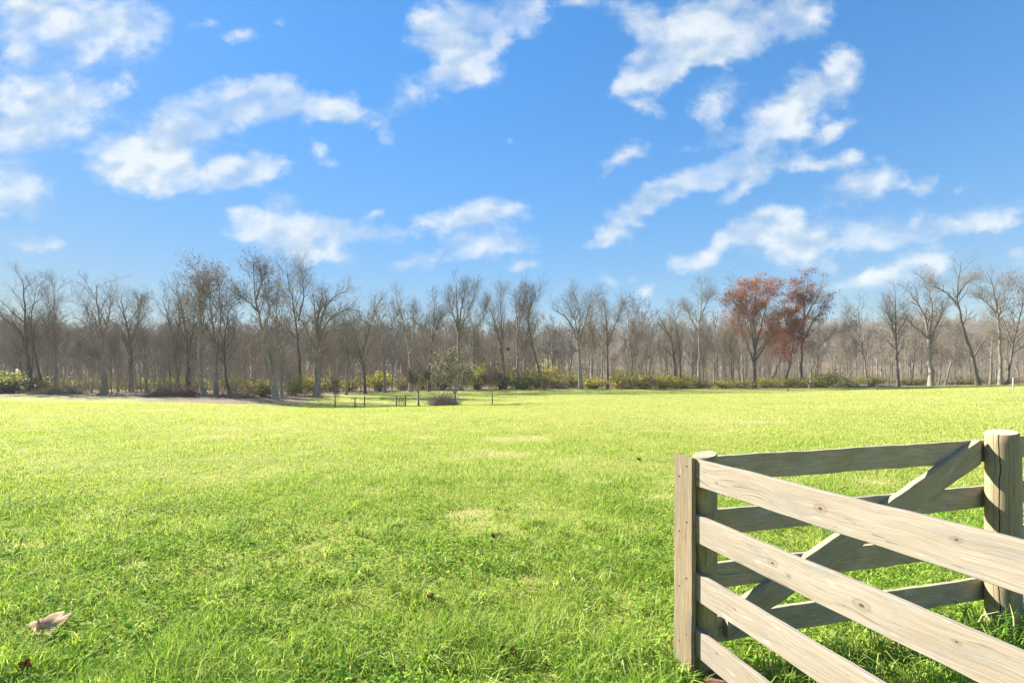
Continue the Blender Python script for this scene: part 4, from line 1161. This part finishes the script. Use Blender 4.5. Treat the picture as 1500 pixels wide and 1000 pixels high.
post_obj(520, 47.5, 582, .055, 'left post of the first dark pair in the hollow', M_POST)
post_obj(534, 47.5, 580, .06, 'right post of the first dark pair in the hollow', M_POST)
post_obj(581, 47, 581, .055, 'left post of the second dark pair, beside a wire cage', M_POST)
post_obj(594, 47, 579, .06, 'right post of the second dark pair, left of the young tied tree', M_POST)
post_obj(1063, 82, 566, .07, 'tiny dark post before the wood left of the rusty oaks', M_POST)
post_obj(1154, 72, 564, .075, 'dark short post on the grass below the right rusty oak', M_POST, .04)
post_obj(1285, 72, 562, .075, 'dark post on the grass in front of the fallen logs', M_POST)
post_obj(997, 78, 567, .05, 'small faint post on the grass below the big shrub bank', M_POST)
post_obj(1484, 52, 553, .055, 'pale post on the grass near the right frame edge', M_POST_P)


def wire_cage():
    x, y, z = base_at(588, 47)
    bm = bmesh.new()
    n = 10

    def rod(p, q, r=.012):
        p, q = Vector(p), Vector(q); d = q - p
        M = Matrix.Translation((p + q) / 2) @ d.to_track_quat('Z', 'Y').to_matrix().to_4x4()
        bmesh.ops.create_cone(bm, segments=5, radius1=r, radius2=r, depth=d.length, cap_ends=True, matrix=M)
    for j in range(n):
        a, b = 6.283 * j / n, 6.283 * (j + 1) / n
        rod((.28 * math.cos(a), .28 * math.sin(a), -.05), (.28 * math.cos(a), .28 * math.sin(a), .9))
        for h in (.25, .58, .9):
            rod((.28 * math.cos(a), .28 * math.sin(a), h), (.28 * math.cos(b), .28 * math.sin(b), h), .009)
    me = bpy.data.meshes.new('wire_cage'); bm.to_mesh(me); bm.free()
    o = link('wire_cage', me, plain_mat('rusty_wire', (.10, .08, .06), (.2, .17, .14), 20)); o.location = (x, y, z)
    tag(o, 'thin wire cage round a seedling between the second pair of dark posts', 'plant cage')


wire_cage()


def tie():
    x, y, z = base_at(610, 45.9)
    bm = bmesh.new()
    bmesh.ops.create_cube(bm, size=1, matrix=Matrix.Diagonal((.20, .10, .26, 1)))
    bmesh.ops.bevel(bm, geom=bm.edges[:], offset=.03, segments=2)
    me = bpy.data.meshes.new('tree_tag'); bm.to_mesh(me); bm.free()
    o = link('tree_tag', me, plain_mat('pale_plastic', (.65, .68, .72), (.8, .82, .85), 10, .5)); o.location = (x + .02, y, z + .78)
    tag(o, 'pale tag tied to the stem of the young tree left of the brush heap', 'tag')


tie()


def heap(name, lab, px, Y, wpx, hpx, n, c, seed, cat='brush heap', stick=1.0, up=.35):
    r = np.random.default_rng(seed)
    x, y, z = base_at(px, Y)
    W, H = wpx / F * Y / 2, hpx / F * Y
    P = np.zeros((n, 3, 3))
    rad = np.sqrt(r.random(n)); a = r.random(n) * 6.28
    P[:, 0] = np.stack([rad * np.cos(a) * W * .8, rad * np.sin(a) * W * .5, H * .85 * (1 - rad ** 2) * r.random(n)], -1)
    d = unit(np.stack([r.normal(0, 1, n), r.normal(0, .7, n), np.abs(r.normal(up, .3, n))], -1))
    L = stick * (.4 + .8 * r.random(n)) * min(W, 1.2)
    for j in (1, 2):
        d = unit(d + r.normal(0, .15, (n, 3))); P[:, j] = P[:, j - 1] + d * (L / 2)[:, None]
    P[..., 2] = np.maximum(P[..., 2], .02)
    Rr = (.010 + .018 * r.random(n) ** 2)[:, None] * np.linspace(1.1, .5, 3)[None]
    P1, R1 = spawn(r, P, Rr, 3, 2, .2, 1, (20, 60), (.3, .6), .6, 0, .2, .006)
    P1[..., 2] = np.maximum(P1[..., 2], .02)
    V, Q = tubes([(P, Rr, 4), (P1, R1, 3)])
    o = link(name, mesh_np(name, V, [Q], mats=[c])); o.location = (x, y, z)
    tag(o, lab, cat)


M_BR1 = plain_mat('pinkish_brush', (.30, .215, .165), (.55, .42, .35), 5)
M_BR2 = plain_mat('dark_brush', (.13, .095, .07), (.28, .22, .17), 5)
M_BR3 = plain_mat('red_brush', (.14, .075, .05), (.28, .17, .12), 5)
heap('brush_pile', 'pinkish brown heap of cut brush beside the small grey tree', 649, 44.5, 40, 11, 520, M_BR1, 1)
heap('brush_pile', 'dark brown brush heap at the wood edge below the tall dense-topped pair', 246, 57.5, 56, 11, 520, M_BR2, 2)
heap('brush_pile', 'reddish twiggy brush heap at the foot of the kinked tall tree', 276, 57, 24, 13, 320, M_BR3, 3, up=.9)
heap('brush_pile', 'low dark brush line at the wood edge on the far left', 82, 61.5, 90, 6, 420, M_BR2, 4)
heap('brush_pile', 'small dark brush heap under the shrubs by the sharply leaning trunk', 818, 79, 24, 6, 240, M_BR2, 5)
heap('brush_pile', 'brown twig heap at the foot of the slim tree on the left bank', 345, 58.5, 60, 5, 300, M_BR2, 6)


def log_mesh(L, r, seed, sides=9):
    q = np.random.default_rng(seed)
    n = 7
    P = np.zeros((1, n, 3)); P[0, :, 0] = np.linspace(-L / 2, L / 2, n); P[0, 1:, 1:] = np.cumsum(q.normal(0, r * .25, (n - 1, 2)), 0)
    Rr = (r * np.linspace(1.1, .7, n) * (1 + q.normal(0, .05, n)))[None]
    V, Q = tubes([(P, Rr, sides)])
    caps = np.array([list(range(sides))[::-1], list(range((n - 1) * sides, n * sides))])
    return mesh_np('fallen_log', V, [Q, caps], smooth=True)


def log(lab, px, py_off, Y, L, r, rz, ry, mat, seed, group):
    x, y, z = base_at(px, Y)
    o = link('fallen_log', log_mesh(L, r, seed), mat)
    o.location = (x, y, z + r * .8 + py_off); o.rotation_euler = (0, ry, rz)
    tag(o, lab, 'log', group)


GL = 'fallen logs at the right wood edge'
log('long grey fallen log lying level before the wood, right of the rusty oaks', 1268, 0, 85, 7.5, .17, R(4), 0, M_BARK_D, 1, GL)
log('short pale log lying at the right end of the long fallen log', 1298, 0, 85.5, 4.2, .13, R(-10), R(2), M_BARK_W, 2, GL)
log('broken dark log propped up on the left end of the long fallen log', 1252, .25, 85.4, 4.5, .15, R(12), R(10), M_BARK_D, 3, GL)
log('curved branch log rising left over the fallen logs', 1248, .9, 86.2, 5.0, .11, R(0), R(28), M_BARK, 4, GL)
log('dark stub of a log sticking up among the yellow shrubs left of the rusty oaks', 1053, .3, 88, 2.6, .16, R(10), R(35), M_BARK_D, 6, None)
log('pale bleached dead trunk leaning among the trees left of the spreading oak', 423, 3.9, 63, 3.4, .075, R(8), R(-62), M_BARK_W, 7, None)
log('pale dead trunk leaning left behind the yellow shrubs, before the crooked twin stems', 978, 2.9, 93, 4.6, .085, R(8), R(66), M_BARK_W, 8, None)
log('white leaning dead trunk right of the rusty oaks', 1214, 7.0, 96, 3.6, .09, R(8), R(62), M_BARK_W, 9, None)
log('grey branch lying on the grass at the far left edge of the field', 22, 0, 56, 5.2, .06, R(6), R(-3), M_BARK, 10, None)
for k, (px, Y, L, a, lab) in enumerate([(150, 58, 1.2, 10, 'single dark log lying left of the heap of red brown wood'), (166, 57, 1.5, -20, 'left log of the scattered red brown wood on the bank'), (176, 56.6, 1.6, 15, 'front log of the scattered red brown wood on the bank'),
                                        (184, 57.4, 1.3, 35, 'middle log of the scattered red brown wood on the bank'), (193, 57.6, 1.5, -8, 'right log of the scattered red brown wood on the bank'), (203, 58.4, 1.4, 5, 'smallest outer log right of the scattered red brown wood')]):
    log(lab, px, .0, Y, L, .10 if k else .14, R(a), R(random.uniform(-4, 4)), M_BR3 if k else M_BR2, 20 + k, 'scattered wood on the left bank')


# ------------------------------------------------------------------ bird and nests
def bird():
    p = at(913.5, 446, 82)
    me = bpy.data.meshes.new('bird')
    pts = [(0, 0, .10, .085), (.03, 0, .20, .10), (.06, 0, .30, .075), (.09, 0, .36, .06), (.15, 0, .365, .022), (.19, 0, .35, .008), (-.05, 0, .02, .05), (-.10, 0, -.12, .035), (-.03, .09, .12, .05), (-.08, .08, -.04, .02), (-.03, -.09, .12, .05), (-.08, -.08, -.04, .02)]
    ed = [(0, 1), (1, 2), (2, 3), (3, 4), (4, 5), (0, 6), (6, 7), (1, 8), (8, 9), (1, 10), (10, 11)]
    me.from_pydata([q[:3] for q in pts], ed, [])
    o = link('bird', me, plain_mat('black_feathers', (.012, .012, .014), (.03, .03, .035), 20, .6))
    sk = o.modifiers.new('skin', 'SKIN'); o.modifiers.new('sub', 'SUBSURF').levels = 1
    for v, q in zip(me.skin_vertices[0].data, pts): v.radius = (q[3], q[3])
    o.location = p
    tag(o, 'small dark bird perched on the tip of a bare limb against the sky', 'bird')


bird()
for px, py, Y, s, lab in [(866, 491, 84, .27, 'dark ball of leaves lodged in the fork right of the wide domed tree'), (744, 511, 78.3, .26, 'dark leaf nest in the twin-stemmed tree above the yellow shrubs')]:
    r = np.random.default_rng(int(px))
    c = unit(r.normal(size=(420, 3))) * (r.random((420, 1)) ** .4) * s
    V, Q, T = leaf_quads(r, c, .2, np.clip(r.normal(.25, .2, 420), 0, 1))
    o = link('leaf_nest', mesh_np('leaf_nest', V, [Q], {'tint': T}, mats=[M_LEAF_B])); o.location = at(px, py, Y)
    tag(o, lab, 'nest', 'leaf nests high in the trees')


# ------------------------------------------------------------------ fallen leaves and the brick in the grass
def leaf_obj(px, py, w, lab, seed, stops, curl=.5, rot=(0, 0, 0), lift=.03, lobed=True):
    Y = F * (EYE - .03) / (py - HZ)
    x = (px - 750) / F * Y
    r = random.Random(seed)
    n, m = 26, 6
    V, Fc = [], []
    for i in range(n):
        a = 6.2832 * i / n
        rad = .5 * (1 + .26 * math.cos(5 * (a - math.pi / 2)) * (1 if lobed else .2) + .08 * math.cos(11 * a + seed)) * (.85 + .15 * math.sin(a))
        for j in range(1, m + 1):
            s = rad * j / m
            X, Yy = s * math.cos(a), s * math.sin(a)
            Z = curl * (X * X * 1.1 - .35 * Yy * Yy) + .05 * math.sin(7 * X + seed) + .035 * math.sin(9 * Yy + 2 * seed) + .03 * abs(math.sin(2.5 * a)) * j / m
            V.append((X * w, Yy * w, Z * w))
    V.append((0, 0, 0)); c = len(V) - 1
    T3, Q = [], []
    for i in range(n):
        k = (i + 1) % n
        T3.append((c, i * m, k * m))
        for j in range(m - 1): Q.append((i * m + j, i * m + j + 1, k * m + j + 1, k * m + j))
    # stalk
    b = len(V)
    for s in range(4):
        for q in range(3):
            V.append((.012 * w * math.cos(q * 2.1), -.42 * w - .13 * w * s, .012 * w * math.sin(q * 2.1) + .02 * w * s * s))
    for s in range(3):
        for q in range(3): Q.append((b + s * 3 + q, b + s * 3 + (q + 1) % 3, b + s * 3 + 3 + (q + 1) % 3, b + s * 3 + 3 + q))
    name = 'fallen_leaf'
    t = np.array([.5 + .3 * math.sin(v[0] / w * 9) + r.uniform(-.15, .15) for v in V])
    me = mesh_np(name, np.array(V), [np.array(T3), np.array(Q)], {'tint': np.clip(t, 0, 1)}, smooth=True, mats=[leaf_mat(name, stops, .5, .65, (1.25, 1.0, .75))])
    o = link(name, me); o.location = (x, Y, gz(x, Y) + lift); o.rotation_euler = rot
    sol = o.modifiers.new('thick', 'SOLIDIFY'); sol.thickness = .0012
    tag(o, lab, 'leaf', 'dead leaves lying on the grass')


TAN = [(0, (.46, .27, .16)), (.5, (.62, .44, .31)), (1, (.70, .56, .43))]
RED = [(0, (.16, .05, .025)), (.5, (.28, .10, .05)), (1, (.40, .18, .09))]
BRN = [(0, (.13, .07, .04)), (.5, (.24, .13, .07)), (1, (.38, .24, .14))]
leaf_obj(72, 924, .21, 'large curled tan leaf on the grass in the lower left corner', 3, TAN, 0.30, (R(20), R(-8), R(18)), .055)
leaf_obj(37, 985, .06, 'small reddish leaf standing on edge below the large tan leaf', 5, RED, .5, (R(75), R(20), R(20)), .06)
leaf_obj(724, 788, .08, 'dark brown leaf lying alone in the middle of the grass', 6, BRN, .8, (R(25), R(10), R(10)), .05)
leaf_obj(633, 876, .07, 'light brown curled leaf left of the bare patch in the foreground grass', 7, BRN, .8, (R(20), R(-20), R(80)), .05)
leaf_obj(936, 675, .10, 'reddish brown leaf far out on the grass left of the fence corner', 8, RED, .6, (R(40), 0, R(30)), .05)
leaf_obj(750, 962, .055, 'tiny orange leaf among the long foreground grass', 9, RED, .6, (R(60), R(30), R(50)), .07)


def brick():
    p = at(1056, 1001, 2.40)
    bm = bmesh.new()
    bmesh.ops.create_cube(bm, size=1, matrix=Matrix.Diagonal((.20, .095, .06, 1)))
    bmesh.ops.bevel(bm, geom=bm.edges[:], offset=.006, segments=2)
    bmesh.ops.subdivide_edges(bm, edges=bm.edges[:], cuts=3, use_grid_fill=True)
    rr = random.Random(4)
    for v in bm.verts: v.co += Vector((rr.uniform(-1, 1), rr.uniform(-1, 1), rr.uniform(-1, 1))) * .0018
    me = bpy.data.meshes.new('brick'); bm.to_mesh(me); bm.free()
    o = link('brick', me, plain_mat('worn_red_brick', (.11, .05, .032), (.22, .11, .075), 45))
    o.location = (p.x + .03, p.y, gz(p.x, p.y) + .045); o.rotation_euler = (R(4), R(-5), R(-40))
    tag(o, 'reddish brown brick lying in the grass under the lowest front rail', 'brick')


brick()


# ------------------------------------------------------------------ the air
def make_haze():
    bm = bmesh.new()
    lo, hi = Vector((-1110, -45, -4)), Vector((1110, 910, 62))
    bmesh.ops.create_cube(bm, size=1, matrix=Matrix.Translation((lo + hi) / 2) @ Matrix.Diagonal((*(hi - lo), 1)))
    me = bpy.data.meshes.new('haze'); bm.to_mesh(me); bm.free()
    t = NT('haze')
    v = t.n('ShaderNodeVolumePrincipled', Color=C4(.96, .97, 1.0), Density=HAZE, Anisotropy=0.0)
    o = t.n('ShaderNodeOutputMaterial'); t.put(o.inputs['Volume'], v)
    tag(link('haze', me, t.m), 'thin pale haze in the air over the field and wood', 'haze', kind='stuff')


HAZE = .00030
make_haze()
